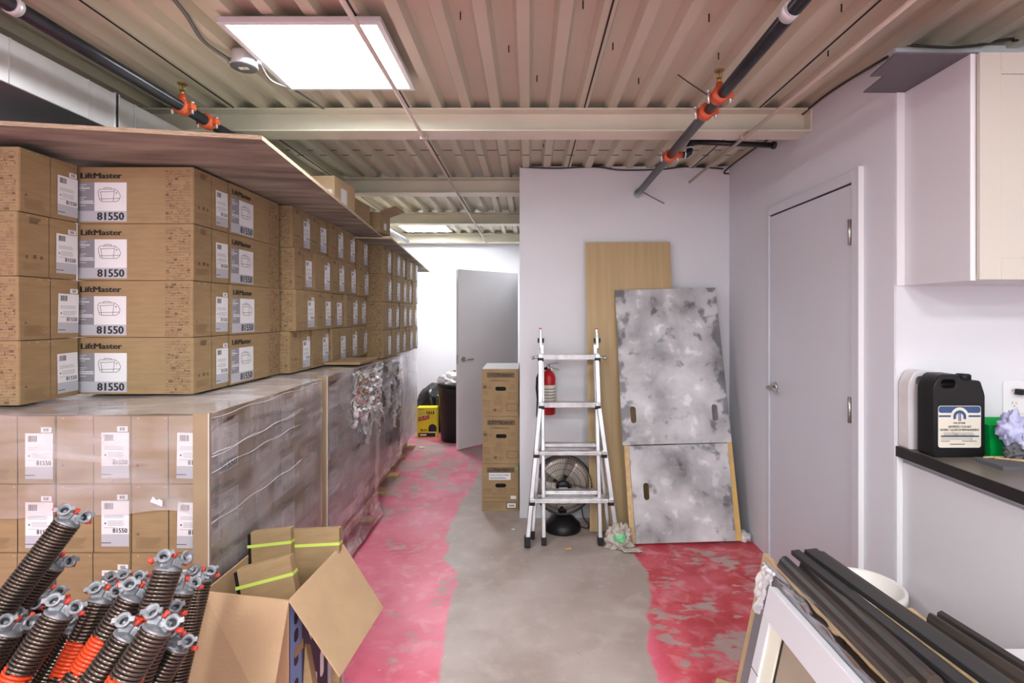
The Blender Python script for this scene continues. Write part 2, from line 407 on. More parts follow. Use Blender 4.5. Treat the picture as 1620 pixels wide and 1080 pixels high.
def slab_mat():
    m = mat('mottled_grey_resin', (.52, .52, .54), .45)
    nt = m.node_tree; N = nt.nodes; L = nt.links; b = N['Principled BSDF']
    tc = N.new('ShaderNodeTexCoord')
    def nz(s, d, dist):
        n = N.new('ShaderNodeTexNoise'); n.inputs['Scale'].default_value = s; n.inputs['Detail'].default_value = d; n.inputs['Distortion'].default_value = dist
        L.new(tc.outputs['Object'], n.inputs['Vector']); return n.outputs[0]
    def ramp(src, stops):
        r = N.new('ShaderNodeValToRGB'); e = r.color_ramp.elements
        while len(e) < len(stops): e.new(.5)
        for k, (p, v) in enumerate(stops): e[k].position = p; e[k].color = (v, v, v * 1.02, 1)
        L.new(src, r.inputs[0]); return r.outputs[0]
    base = ramp(nz(3.0, 12, .25), [(.32, .20), (.44, .40), (.56, .56), (.70, .70)])
    sp = N.new('ShaderNodeSeparateXYZ'); L.new(tc.outputs['Object'], sp.inputs[0])
    def MM(op, a, b_):
        q = N.new('ShaderNodeMath'); q.operation = op
        for i, x in enumerate((a, b_)):
            if isinstance(x, (int, float)): q.inputs[i].default_value = x
            else: L.new(x, q.inputs[i])
        return q.outputs[0]
    e_ = MM('POWER', MM('MULTIPLY', MM('ABSOLUTE', MM('SUBTRACT', sp.outputs['X'], .362), 0), 2.72), 5.0)
    chipv = MM('ADD', nz(9, 12, .2), MM('MULTIPLY', e_, .16))
    chips = ramp(chipv, [(.34, 1.35), (.42, 1.0), (.60, .95), (.69, .38)])
    mx = N.new('ShaderNodeMix'); mx.data_type = 'RGBA'; mx.blend_type = 'MULTIPLY'; mx.inputs[0].default_value = 1
    L.new(base, mx.inputs[6]); L.new(chips, mx.inputs[7]); L.new(mx.outputs[2], b.inputs['Base Color'])
    return m
M_slab = slab_mat()
M_slabedge = mat('resin_board_edge', (.16, .115, .05), .7)

# ---------------------------------------------------------------- the room
XR, YB, XC, YF, XL, YBK = 1.525, 4.08, -.067, 7.62, -4.2, -2.6
YK = 2.24                         # kitchenette wall
XK = 3.6
ZC, ZT = 2.655, 2.695             # deck rib bottoms and tops
struct(MB().box((XL, YBK, -.05), (XK, YF + .1, 0)).build('floor', M_floor))
# profiled deck
pitch = .1567
mb = MB(); prof = []
k0 = int((XL + .02) / pitch) - 1; k1 = int((XK + .02) / pitch) + 1
for k in range(k0, k1 + 1):
    c = -.02 + k * pitch
    prof += [(c - .040, ZT), (c - .024, ZC), (c + .024, ZC), (c + .040, ZT)]
vs = []
for y in (YBK, YF + .1):
    vs += [(x, y, z) for x, z in prof]
n = len(prof)
mb.add(vs, [(i, n + i, n + i + 1, i + 1) for i in range(n - 1)])
mb.add([(x, y, z + .02) for x, y, z in vs], [(i, i + 1, n + i + 1, n + i) for i in range(n - 1)])
ceil = struct(mb.build('ceiling', M_deck))
mb = MB()
for k in range(-4, 4):
    x = .30 + k * .94
    mb.box((x - .0035, YBK, ZC - .003), (x + .0035, YF, ZC + .001))
o = mb.build('deck_seam', M_seam, ceil)
# lap joint across the deck past the first beam
mb = MB()
for k in range(-14, 10):
    c = -.02 + k * pitch
    mb.box((c - .024, 3.74, ZC - .0025), (c + .024, 3.746, ZC + .001))
    mb.box((c + .042, 3.76, ZT - .0025), (c + pitch - .042, 3.766, ZT + .001))
mb.build('deck_lap_joint', M_seam, ceil)
# closure strips and screws through the deck
for row, ys in enumerate((1.78, 2.0, 2.32, 2.62)):
    for k in range(-6, 9):
        if (k + row * 2) % 3 == 0:
            x = -.02 + (k + .5) * pitch + rnd.uniform(-.02, .02); y = ys + rnd.uniform(-.06, .06)
            if -1.3 < x < -.4: continue
            s_ = MB().tube([(x, y, ZT), (x, y, ZT - .03)], .0028, 6).build('screw', M_seam, ceil)
for (x, y) in ((.42, 3.5), (.75, 3.62), (1.1, 3.45), (-.4, 3.4), (.1, 3.6), (-.3, 5.2), (-.7, 5.0)):
    MB().tube([(x, y, ZT), (x, y, ZT - .03)], .0028, 6).build('screw', M_seam, ceil)

def wall(name, a, b, m): return struct(MB().box(a, b).build(name, m))
wall('wall_back', (XC, YB, 0), (XR, YF, 2.668), M_wall)                 # closet block whose face carries the ladder and boards
wall('wall_far', (XL, YF, 0), (XC, YF + .1, 2.69), M_wall)
wall('wall_left', (XL - .1, YBK, 0), (XL, YF + .1, 2.69), M_wall)
wall('wall_side', (XK, YBK, 0), (XK + .1, YK, 2.69), M_wall)
wall('wall_right', (XR, YK, 0), (XR + .12, YF, 2.668), M_wallr)
wall('wall_kitchenette', (XR + .12, YK, 0), (XK, YK + .1, 2.668), M_wall)
struct(MB().box((XL, YBK, 2.72), (XK, YF + .1, 2.76)).build('ceiling_slab', M_deck))
# near end face of the right wall
struct(MB().box((XR + .004, YK - .004, 0), (XR + .12, YK, 2.66)).build('trim_1', M_wall))
# beams
for i, y in enumerate((1.60, 2.955, 4.43, 5.93, 7.45)):
    x1 = XR if y < YB else XC
    mb = MB()
    mb.box((XL, y - .075, 2.53), (x1, y + .075, 2.538)); mb.box((XL, y - .075, 2.646), (x1, y + .075, 2.654)); mb.box((XL, y - .005, 2.538), (x1, y + .005, 2.646))
    if y < YB: mb.box((x1 - .012, y - .074, 2.538), (x1 - .001, y + .074, 2.646))
    o = mb.build('beam', M_beam, bevel=.002)
    phr = ['beige steel ceiling beam nearest the camera, at the upper edge', 'long beige steel beam just past the big light panel',
           'beige steel beam butting into the white closet block', 'beige steel beam in front of the far light panel', 'farthest beige beam along the far white wall'][i]
    tag(o, phr, 'beam', 'steel ceiling beams', 'structure')

# right-hand door: leaf, casing, hinges, lever
Y0, Y1, ZD = 2.51, 3.355, 2.155
dr = struct(MB().box((XR - .012, Y0, .008), (XR + .001, Y1, ZD)).build('door_1', M_door, bevel=.002))
mb = MB()
for a, b in (((XR - .022, Y0 - .062, 0), (XR, Y0 - .007, ZD + .062)), ((XR - .022, Y1 + .007, 0), (XR, Y1 + .05, ZD + .062))): mb.box(a, b)
mb.box((XR - .022, Y0 - .007, ZD + .007), (XR, Y1 + .007, ZD + .062))
o = mb.build('door_frame', M_door, dr, bevel=.003)
mb = MB(); mb.box((XR - .0235, Y0 - .066, 0), (XR - .0, Y0 - .0605, ZD + .066)); mb.build('door_frame_edge', M_trimw, dr)
mb = MB(); mb.box((XR - .0135, Y0 - .006, 0), (XR - .0005, Y0 - .001, ZD + .006)); mb.box((XR - .0135, Y0, ZD + .001), (XR - .0005, Y1, ZD + .006)); mb.build('door_gap', M_seam, dr)
for z in (.30, 1.10, 1.93):
    mb = MB(); mb.tube([(XR - .024, Y0 + .002, z - .06), (XR - .024, Y0 + .002, z + .06)], .008, 10)
    mb.box((XR - .016, Y0, z - .055), (XR - .012, Y0 + .028, z + .055))
    for q in (-.02, .02): mb.tube([(XR - .024, Y0 + .002, z + q - .0015), (XR - .024, Y0 + .002, z + q + .0015)], .0086, 10)
    mb.build('hinge', M_wblock, dr)
mb = MB(); hz = 1.10; hy = Y1 - .065
mb.tube([(XR - .012, hy, hz), (XR - .024, hy, hz)], .032, 20)
mb.tube([(XR - .024, hy, hz), (XR - .065, hy, hz)], .011, 12)
mb.tube([(XR - .062, hy, hz), (XR - .066, hy + -.035, hz), (XR - .066, hy - .115, hz)], [.011, .011, .009], 12)
mb.build('door_handle', M_wblock, dr)

# open far door, hinged on the closet block
hx, hy0, tx, ty = -.145, 6.76, -.807, 6.09
d = Vector((tx - hx, ty - hy0, 0)); Lw = d.length; ang = math.atan2(d.y, d.x)
dd = empty('door_2', (hx, hy0, 0), ang); struct(dd)
MB().box((0, -.02, .012), (Lw, .02, 2.055)).build('door_leaf', M_door2, dd, bevel=.002)
mb = MB(); mb.tube([(Lw - .07, .02, 1.03), (Lw - .07, .03, 1.03)], .03, 18); mb.tube([(Lw - .07, .03, 1.03), (Lw - .07, .07, 1.03)], .01, 10)
mb.tube([(Lw - .07, .067, 1.03), (Lw - .18, .067, 1.03)], .01, 10); mb.build('door_handle', M_wblock, dd)
mb = MB(); mb.box((Lw - .001, -.012, .98), (Lw + .002, .012, 1.08)); mb.build('latch_plate', M_wblock, dd)
mb = MB(); mb.box((-.075, 6.70, 0), (XC, 6.74, 2.1)); struct(mb.build('trim_2', M_dkgrey))

# ---------------------------------------------------------------- light panels
names = ['square LED panel glowing under the deck above the aisle', 'far LED panel glowing near the far white wall',
         'LED panel behind the camera, left one of the middle row', 'LED panel behind the camera, right one of the middle row',
         'LED panel behind the camera, left one of the last row', 'LED panel behind the camera, right one of the last row',
         'LED panel over the carton stacks, hidden above the plywood boards', 'LED panel over the kitchenette corner', 'LED panel behind the camera near the left wall']
for i, (x, y, e) in enumerate(PANELS):
    t = empty('ceiling_light', (x, y, 2.62)); tag(t, names[i], 'light', 'LED ceiling panels')
    h = .303
    mb = MB(); fr = .022
    for a, b in (((-h, -h, 0), (h, -h + fr, .022)), ((-h, h - fr, 0), (h, h, .022)), ((-h, -h + fr, 0), (-h + fr, h - fr, .022)), ((h - fr, -h + fr, 0), (h, h - fr, .022))): mb.box(a, b)
    mb.box((-h + .01, -h + .01, .016), (h - .01, h - .01, .021))
    mb.build('frame', M_lframe, t, bevel=.0015)
    MB().box((-h + fr, -h + fr, .004), (h - fr, h - fr, .01)).build('diffuser', M_light[i], t)

# octagonal junction box with armoured cables
jb = Vector((-1.205, 2.28, 2.60))
t = empty('junction_box', jb); tag(t, 'round grey junction box on the deck left of the big light panel', 'junction box')
mb = MB(); mb.lathe([(.050, -.005), (.052, 0), (.052, .045), (.05, .055)], 20); mb.build('box', M_galv, t)
mb = MB(); mb.lathe([(.051, -.010), (.054, -.008), (.054, -.005), (.051, -.004)], 20); mb.box((-.022, -.012, -.0106), (.018, .010, -.0098), 1); mb.text('QE', .012, MX((.014, -.006, -.0108), (-1,0,0), (0,1,0)), 2)
mb.build('cover', [M_dkgrey, M_cream2, M_black], t)
for sx in (-1, 1):
    mb = MB(); mb.tube([(sx * .05, 0, .02), (sx * .068, 0, .02)], .011, 10); mb.tube([(sx * .060, -.012, .03), (sx * .060, .012, .03)], .005, 8); mb.build('connector', M_zinc, t)
def cable(name, pts, r, m, label, cat='cable', group=None, spiral=False):
    # smooth a polyline
    P_ = [Vector(p) for p in pts]; out = []
    for i in range(len(P_) - 1):
        a, b, c, d_ = P_[max(i-1, 0)], P_[i], P_[i+1], P_[min(i+2, len(P_)-1)]
        for k in range(8):
            u = k / 8; out.append(.5 * ((2*b) + (-a+c)*u + (2*a-5*b+4*c-d_)*u*u + (-a+3*b-3*c+d_)*u**3))
    out.append(P_[-1])
    if spiral:
        q = []; rr = []
        for i in range(len(out) - 1):
            for k in range(6): q.append(out[i].lerp(out[i+1], k/6)); rr.append(r * (1 if k % 2 else .8))
        out, r = q, rr
    return tag(MB().tube(out, r, 8).build(name, m), label, cat, group)
cable('armoured_cable', [(-1.26, 2.27, 2.62), (-1.30, 2.15, 2.64), (-1.25, 1.95, 2.645), (-1.21, 1.72, 2.64)], .008, M_flex, 'armoured cable running from the round box towards the top of the picture', spiral=True)
cable('armoured_cable', [(-1.145, 2.285, 2.62), (-1.16, 2.42, 2.60), (-1.13, 2.60, 2.63), (-1.09, 2.86, 2.64)], .006, M_flex, 'thin cable running from the round box to the first beam', spiral=True)

# conduits under the beams
for x, y0, y1, z, lab in ((-.575, 1.4, 7.4, 2.517, 'thin painted conduit crossing below the big light panel'), (1.185, 1.4, 3.95, 2.517, 'thin painted conduit running above the grey door')):
    mb = MB(); mb.tube([(x, y0, z), (x, y1, z)], .0095, 10); o = mb.build('conduit', M_cond); tag(o, lab, 'conduit', 'painted conduits')
    for y in (1.60, 2.955): mb = MB(); mb.box((x - .02, y - .012, z - .011), (x + .02, y + .012, z + .0125)); mb.build('conduit_strap', M_cond, o)

# sprinkler pipes
def coupling(parent, x, y, z, wide=.052):
    mb = MB(); M = MX((x, y, z), (1,0,0), (0,0,1), (0,-1,0))
    pr = [(.030, -wide/2), (.036, -wide/2 + .006), (.036, wide/2 - .006), (.030, wide/2)]
    mb.lathe(pr, 20, 0, M)
    c = MB.build(mb, 'coupling', M_red, parent)
    for sx in (-1, 1):
        mb = MB(); mb.box((x + sx * .033 - .012, y - .018, z - .014), (x + sx * .033 + .016 * sx + .006, y + .018, z + .014)); mb.build('coupling_ear', M_red, c, bevel=.004)
        mb = MB(); mb.tube([(x + sx * .046, y, z - .032), (x + sx * .046, y, z + .026)], .006, 8); mb.tube([(x + sx * .046, y, z + .014), (x + sx * .046, y, z + .024)], .010, 6); mb.build('bolt', M_zinc, c)
def head(parent, x, y, z):
    mb = MB(); mb.tube([(x, y, z + .02), (x, y, z + .055)], [.02, .014], 12); c = mb.build('outlet_boss', M_red, parent)
    mb = MB(); mb.tube([(x, y, z + .055), (x, y, z + .075)], .010, 10); mb.tube([(x - .011, y, z + .075), (x - .011, y, z + .095), (x, y, z + .105)], .003, 6); mb.tube([(x + .011, y, z + .075), (x + .011, y, z + .095), (x, y, z + .105)], .003, 6)
    mb.tube([(x, y, z + .075), (x, y, z + .10)], .003, 6); mb.tube([(x, y, z + .104), (x, y, z + .107)], .022, 14); mb.build('sprinkler_head', M_brass, c)
zl = 2.49
t = empty('sprinkler_pipe', (-1.575, 2.5, zl)); tag(t, 'black sprinkler pipe beside the silver duct, crossing above the plywood board', 'pipe', 'sprinkler pipes')
t2 = t
MB().tube([(0, -2.2, 0), (0, 4.5, 0)], .024, 20).build('pipe', M_pipe, t)
MB().tube([(0, -.87, 0), (0, -.845, 0)], .0275, 20).build('hanger_ring', M_galv, t)
coupling(t, 0, -.055, 0); head(t, 0, -.055, 0); coupling(t, 0, .135, 0)
t = empty('sprinkler_pipe', (.81, 2.3, 2.475)); tag(t, 'black sprinkler pipe ending at the white closet wall above the boards', 'pipe', 'sprinkler pipes')
MB().tube([(-.005, -1.9, .02), (.02, 1.775, -.015)], .024, 20).build('pipe', M_pipe, t)
MB().tube([(-.002, -.66, .007), (-.002, -.62, .007)], .0275, 20).build('hanger_ring', M_galv, t)
coupling(t, .0, -.02, .0); head(t, .0, -.02, .0); coupling(t, .002, .16, -.002)
coupling(t, .012, .83, -.008, .04)
MB().tube([(.02, 1.74, -.015), (.02, 1.779, -.015)], .034, 16).build('wall_flange', M_zinc, t)
mb = MB(); mb.tube([(.03, .83, 0), (.085, .83, 0)], .02, 12); mb.build('branch_outlet', M_red, t)
mb = MB(); mb.tube([(.08, .83, 0), (.11, .83, .0), (.125, .83, .012), (.13, .83, .035)], .019, 12); mb.tube([(.13, .83, .035), (.13, .83, .05), (.14, .83, .07), (.18, .83, .075)], .019, 12)
mb.tube([(.17, .83, .075), (.62, .83, .055)], .016, 14); mb.tube([(.61, .83, .056), (.628, .83, .055)], .022, 12); mb.build('branch_pipe', M_pipe, t)
mb = MB(); mb.tube([(.098, .83, 0), (.104, .83, 0)], .0215, 12); mb.tube([(.13, .83, .036), (.13, .83, .042)], .0215, 12); mb.build('thread_tape', M_white, t)
cable('wire', [P(1072, 118, 2.3), P(1095, 134, 2.3), P(1119, 150, 2.28)], .003, M_cord, 'short dark wire sticking out beside the brass sprinkler head', 'wire')
cable('wire', [P(1018, 304, 4.06), P(1034, 313, 4.05), P(1051, 322, 4.07)], .003, M_cord, 'short dark wire at the pipe end on the white wall', 'wire')

# duct
t = empty('air_duct', (-1.83, 2.5, 2.36)); tag(t, 'galvanised rectangular air duct along the upper left above the plywood board', 'duct')
mb = MB(); mb.box((-.5, -3.5, 0), (0, -.125, .163)); mb.build('duct_section', M_galv, t, bevel=.002)
mb = MB(); mb.box((-.49, -.105, .006), (-.004, 1.6, .163)); mb.build('duct_section', M_galv, t, bevel=.002)
mb = MB(); mb.box((-.505, -.130, -.004), (.006, -.123, .167)); mb.box((-.505, -.105, -.004), (.006, -.098, .167)); mb.build('drive_cleat', M_galv, t, bevel=.001)
mb = MB(); mb.box((-.498, -.123, .0), (.001, -.105, .163)); mb.build('joint_gasket', M_seam, t)
for y in (-.605, -.265, .0): MB().box((-.001, y - .003, .0), (.003, y + .003, .163)).build('stiffening_rib', M_galv, t)
mb = MB(); mb.box((-.495, -3.4, -.0015), (-.004, -.14, .0), 0); mb.build('underside_liner', M_dkgrey, t)  # thin dark grey sheet over the underside of the near section

# cables along the tops of the walls
cable('loose_cable', [(XR - .015, 2.26, 2.63), (XR - .02, 2.7, 2.655), (XR - .02, 3.1, 2.64), (XR - .02, 3.7, 2.65), (XR - .03, 4.0, 2.64), (XR - .05, 4.05, 2.61), (XR - .02, 4.03, 2.60)], .006, M_cord, 'dark cable along the top of the right-hand wall')
cable('loose_cable', [(-.06, 4.065, 2.66), (.2, 4.06, 2.648), (.5, 4.065, 2.66), (.7, 4.06, 2.635), (1.0, 4.06, 2.64), (1.2, 4.06, 2.66), (1.47, 4.06, 2.645)], .006, M_cord, 'dark cable along the top of the white closet wall')
cable('loose_cable', [(1.56, 2.22, 2.66), (1.72, 2.2, 2.64), (1.85, 2.2, 2.65), (2.0, 2.2, 2.675), (2.15, 2.2, 2.64), (2.4, 2.2, 2.63)], .006, M_cord, 'brown cable looped on the wall top above the cream cabinet')
cable('loose_cable', [(1.98, 2.2, 2.665), (2.05, 2.1, 2.65), (2.1, 1.9, 2.645), (2.15, 1.7, 2.645)], .005, M_cord, 'grey cable branching off across the deck in the upper right corner')
cable('loose_wire', [(-1.4, YF - .01, 2.18), (-1.2, YF - .02, 2.12), (-1.0, YF - .02, 2.15), (-.95, YF - .02, 2.08), (-1.05, YF - .02, 1.96)], .004, M_line, 'thin wires dangling on the far white wall beside the open door')

# ---------------------------------------------------------------- opener cartons
BL, BW, BH = .505, .265, .243
def bars(mb, M, x0, y0, x1, y1, mi, seed):
    r = random.Random(seed); x = x0
    while x < x1:
        w_ = r.choice((.0009, .0016, .0026)); quad(mb, M, x, y0, min(x + w_, x1), y1, mi, .0006); x += w_ + r.choice((.0009, .0014))
def lines(mb, M, x0, x1, y0, n, dy, mi, seed, th=.0016, off=.0006):
    r = random.Random(seed)
    for i in range(n):
        quad(mb, M, x0, y0 - i * dy, x0 + (x1 - x0) * r.uniform(.75, 1), y0 - i * dy + th, mi, off)

def end_label_mesh(seed, tilt=0, sticker=True):
    mb = MB(); I = Matrix.Rotation(tilt, 4, 'Z')
    w_, h_ = .099, .163
    mb.box((0, 0, 0), (w_, h_, .0005), 0, I)
    quad(mb, I, 0, 0, w_, .044, 1, .0006)
    bars(mb, I, .010, h_ - .030, .042, h_ - .008, 2, seed)
    lines(mb, I, .010, .090, .112, 3, .005, 3, seed)
    lines(mb, I, .022, .092, .090, 4, .005, 3, seed + 1)
    mb.add([(.010,.080,.0007),(.018,.080,.0007),(.014,.088,.0007)], [(0,1,2)], 2, I)
    lines(mb, I, .010, .060, .066, 1, .005, 3, seed)
    mb.text('81550', .0165, I @ Matrix.Translation((w_ - .006, .049, .0008)), 2, 'RIGHT', width=.052, bold=.03)
    quad(mb, I, .0, .012, .035, .0145, 2, .0007)
    if sticker:
        mb.box((.056, h_ + .003, 0), (.094, h_ + .022, .0005), 0, I)
        bars(mb, I, .066, h_ + .007, .084, h_ + .018, 2, seed + 3)
    o = mb.build('tmp', [M_white, M_lgrey, M_black, M_line]); me = o.data; bpy.data.objects.remove(o); return me
def long_label_mesh(seed):
    mb = MB(); I = Matrix.Identity(4)
    W_, H_ = .210, .169
    mb.box((0, 0, 0), (W_, H_, .0005), 0)
    quad(mb, I, 0, .046, .071, H_, 1, .0006); quad(mb, I, 0, 0, W_, .046, 4, .0006)
    mb.text('81550', .033, Matrix.Translation((W_ - .010, .007, .0009)), 2, 'RIGHT', width=.116, bold=.04)
    for y, l in ((.158,.03),(.150,.02),(.142,.045),(.134,.025),(.104,.03),(.096,.02),(.086,.06),(.078,.062),(.068,.03)): quad(mb, I, .006, y, .006 + l, y + (.004 if l > .04 else .002), 0, .0009)
    # line drawing of the opener housing
    def stroke(pts, closed=True):
        pts = [Vector((x, y, 0)) for x, y in pts]; n_ = len(pts)
        for i in range(n_ if closed else n_ - 1):
            a, b = pts[i], pts[(i+1) % n_]; d_ = (b - a).normalized(); q = Vector((-d_.y, d_.x, 0)) * .0009
            mb.add([tuple(v + Vector((0,0,.0009))) for v in (a - q, b - q, b + q, a + q)], [(0,1,2,3)], 2)
    stroke([(.088,.132),(.094,.140),(.160,.140),(.176,.128),(.184,.110),(.178,.094),(.165,.086),(.104,.086),(.094,.092),(.088,.118)])
    stroke([(.110,.140),(.114,.146),(.140,.146),(.146,.140)], False); stroke([(.095,.128),(.158,.130)], False)
    stroke([(.098,.128),(.104,.088)], False); stroke([(.158,.138),(.152,.088)], False); stroke([(.094,.098),(.182,.100)], False); stroke([(.162,.126),(.170,.124),(.164,.119)], False)
    o = mb.build('tmp', [M_white, M_grey, M_black, M_line, M_lgrey]); me = o.data; bpy.data.objects.remove(o); return me
ML_OFF = .0035
def carton_mesh(v):
    r = random.Random(v); mb = MB()
    mb.box((0.003, 0, 0), (BL - .003, BW, BH))
    # two flaps on each end, slightly sprung
    for sx in (0, 1):
        for (a, b) in ((.002, BW/2 - .002), (BW/2 + .002, BW - .002)):
            t0, t1 = r.uniform(.001, .003), r.uniform(.001, .004)
            if sx: c4 = [(BL - .003, a, .001), (BL - .003, b, .001), (BL - .003, b, BH - .001), (BL - .003, a, BH - .001)]; q = [(BL - .003 + t0, a, .001), (BL - .003 + t1, b, .001), (BL - .003 + t0, b, BH - .001), (BL - .003 + t1, a, BH - .001)]
            else: c4 = [(.003, b, .001), (.003, a, .001), (.003, a, BH - .001), (.003, b, BH - .001)]; q = [(.003 - t0, b, .001), (.003 - t1, a, .001), (.003 - t0, a, BH - .001), (.003 - t1, b, BH - .001)]
            mb.hexa([c4[0], c4[1], q[1], q[0], c4[3], c4[2], q[2], q[3]])
    for end in (0, 1):
        M = MX((BL + .0016, 0, 0), (0,1,0), (0,0,1)) if end else MX((-.0016, BW, 0), (0,-1,0), (0,0,1))
        quad(mb, M, BW/2 - .0015, 0, BW/2 + .0015, BH, 3, -.0030)
        if v % 2: # warning block
            mb.add([(.018,.063,.0),(.030,.063,.0),(.024,.074,.0)], [(0,1,2)], 1, M)
            lines(mb, M, .018, .112, .052, 7, .006, 2, v + 5, .0022, 0)
        else:
            lines(mb, M, .045, .095, BH - .018, 4, .006, 1, v, .0035, 0)
            for (px_, s_) in ((.030, .010), (.062, .014), (.092, .011)): quad(mb, M, px_, .070, px_ + s_, .070 + s_ * 1.1, 1, 0)
            lines(mb, M, .018, .112, .050, 5, .006, 2, v + 5, .0022, 0)
        for q in range(3): quad(mb, M, .02 + q * .045 + r.uniform(0,.02), BH - .009, .026 + q * .045 + r.uniform(0.003,.02), BH - .0075, 4, .0004)
    for side in (0, 1):
        M = MX((0, -.0006, 0), (1,0,0), (0,0,1)) if not side else MX((BL, BW + .0006, 0), (-1,0,0), (0,0,1))
        mb.text('LiftMaster', .024, M @ Matrix.Translation((.018, BH - .048, 0)), 5, width=.178, bold=.05)
        y = .004
        while y < BH - .012:
            x = .384
            while x < .488:
                w_ = r.choice((.008, .014, .02)); h_ = r.choice((.004, .006, .010))
                if r.random() < .8: quad(mb, M, x, y, min(x + w_, .490), y + h_, 1 if r.random() < .22 else 2, .0)
                x += w_ + .003
            y += .0115
    return mb
def carton_body(v):
    o = carton_mesh(v).build('tmp', [M_card, M_print, M_print2, M_seam, M_zinc, M_black]); me = o.data; bpy.data.objects.remove(o); return me
BODY = [carton_body(v) for v in range(6)]
ELAB = [end_label_mesh(3, 0, True), end_label_mesh(11, .02, False), end_label_mesh(5, -.02, True)]
LLAB = [long_label_mesh(1)]
def carton(x, y, z, rz, label, group, faces=('end1', 'long0'), v=None, e=None):
    """corner at local origin; rz is 0 or 90 degrees"""
    v = rnd.randrange(6) if v is None else v
    t = empty('opener_carton', (x, y, z), rz); tag(t, label, 'carton', group)
    def part(name, me, M):
        o = bpy.data.objects.new(name, me); col.objects.link(o); o.parent = t; o.matrix_local = M; return o
    b = part('carton_body', BODY[v], Matrix.Identity(4))
    e = rnd.randrange(3) if e is None else e
    j = rnd.uniform(-.003, .003)
    if 'end1' in faces: part('shipping_label', ELAB[e], MX((BL + .0018, BW - .102, .020 + j), (0,1,0), (0,0,1)))
    if 'end0' in faces: part('shipping_label', ELAB[e], MX((-.0018, .102, .020 + j), (0,-1,0), (0,0,1)))
    if 'long0' in faces: part('product_label', LLAB[0], MX((.006, -.0008, .008), (1,0,0), (0,0,1)))
    return t
ORD = ['top', 'second', 'third', 'bottom']; ORD4 = ['top', 'second', 'third', 'fourth']
zu = 1.203; PH = .2455
GU = 'loose cartons stacked on top of the wrapped pallets'
for r_ in range(4):               # r_ = 0 is the top row
    z = zu + (3 - r_) * PH
    jx = lambda a=.004: rnd.uniform(-a, a)
    row = ORD[r_] + ' carton'
    carton(-1.928 - BL + jx(), 2.035 + jx(), z, jx(.01), 'brown %s at the far left edge, two-flap end turned to the aisle' % row, GU, ('end1',))
    carton(-1.95 + jx(), 2.322, z, 0, 'brown %s of the front stack whose whole long face shows' % row, GU, v=[2, 4, 1, 0][r_], e=[1, 1, 2, 0][r_])
    # rotated +90: local x -> +y, local -y -> +x
    carton(-1.44 + jx() - BW, 2.60 + BL - BL, z, PI/2, 'x', GU, ('long0',))
# fix the sideways stack: with rz=90 local (0..BL, 0..BW) maps to x in (-BW..0), y in (0..BL)
side = [o for o in col.objects if o.get('label') == 'x']
for r_, o in enumerate(side):
    o.location = (-1.44 + rnd.uniform(-.004, .004), 2.60, zu + (3 - r_) * PH)
    o['label'] = 'brown %s carton turned sideways, right behind the front stack' % ORD[r_]
NTH = ['first', 'second', 'third', 'fourth', 'last']
for k in range(5):
    for r_ in range(4):
        x = -1.368 + rnd.uniform(-.022, .012) - BL
        carton(x, 3.135 + k * .296 + rnd.uniform(-.008, .008), zu + (3 - r_) * PH, rnd.uniform(-.035, .035),
               'end-on %s carton in %s column of the middle block' % (ORD[r_], NTH[k]), GU, ('end1', 'long0') if k == 0 and False else ('end1',))
for k in range(5):
    for r_ in range(4):
        x = -1.25 + rnd.uniform(-.010, .008) - BL
        carton(x, 4.64 + k * .285 + rnd.uniform(-.006, .006), 1.163 + (3 - r_) * (PH - .012 * 0) - .030 * 0, rnd.uniform(-.015, .015),
               'end-on %s carton in %s column of the far block' % (ORD[r_], NTH[k]), GU, ('end1',))

# pallets with wrapped cartons
def pallet(x0, x1, y0, y1, label):
    t = empty('pallet', ((x0 + x1) / 2, (y0 + y1) / 2, 0)); tag(t, label, 'pallet', 'wooden pallets under the wrapped cartons')
    w_, l_ = (x1 - x0) / 2, (y1 - y0) / 2
    for k in range(7):
        a = -l_ + k * (2 * l_ - .09) / 6
        MB().box((-w_, a, .185), (w_, a + .09, .205)).build('deck_board', M_pine, t, bevel=.002)
    for k in (-1, 0, 1):
        c = k * (w_ - .12); MB().box((c - .022, -l_, .020), (c + .022, l_, .185)).build('stringer', M_pine, t, bevel=.002)
    for k in (-1, 0, 1):
        c = k * (l_ - .06); MB().box((-w_, c - .05, 0), (w_, c + .05, .020)).build('bottom_board', M_pine, t, bevel=.002)
    return t
def wrapmesh(x0, x1, y0, y1, z0, z1, mats, front_z=None, amp=.006, top=True, seed=0, side_bot=None):
    mb = MB(); off = .012
    def w_(p, n_):
        q = noise.noise(Vector(p) * 5 + Vector((seed, 0, 0))) + .5 * noise.noise(Vector(p) * 14)
        return Vector(p) + Vector(n_) * (q * amp)
    X1, X0, Y_0, Y_1, Z1 = x1 + off, x0 - off, y0 - off, y1 + off, z1 + .006
    sb = z0 if side_bot is None else side_bot
    sag = lambda u, v: .0
    def flare(z): return .05 * max(0, (.16 - z) / .16) ** 1.5
    mb.grid(lambda u, v: w_((X1 + flare(sb + (Z1 - sb) * v), Y_0 + (Y_1 - Y_0) * u, sb + (Z1 - sb) * v), (1,0,0)), 40, 40, 1)
    fz = z0 if front_z is None else front_z
    mb.grid(lambda u, v: w_((X0 + (X1 - X0) * u, Y_0, fz + .03 * noise.noise(Vector((u * 4, 0, seed))) * (1 - v) + (Z1 - fz) * v), (0,-1,0)), 40, 30)
    if top: mb.grid(lambda u, v: w_((X0 + (X1 - X0) * u, Y_0 + (Y_1 - Y_0) * v, Z1), (0,0,.6)), 40, 40, 2)
    return mb
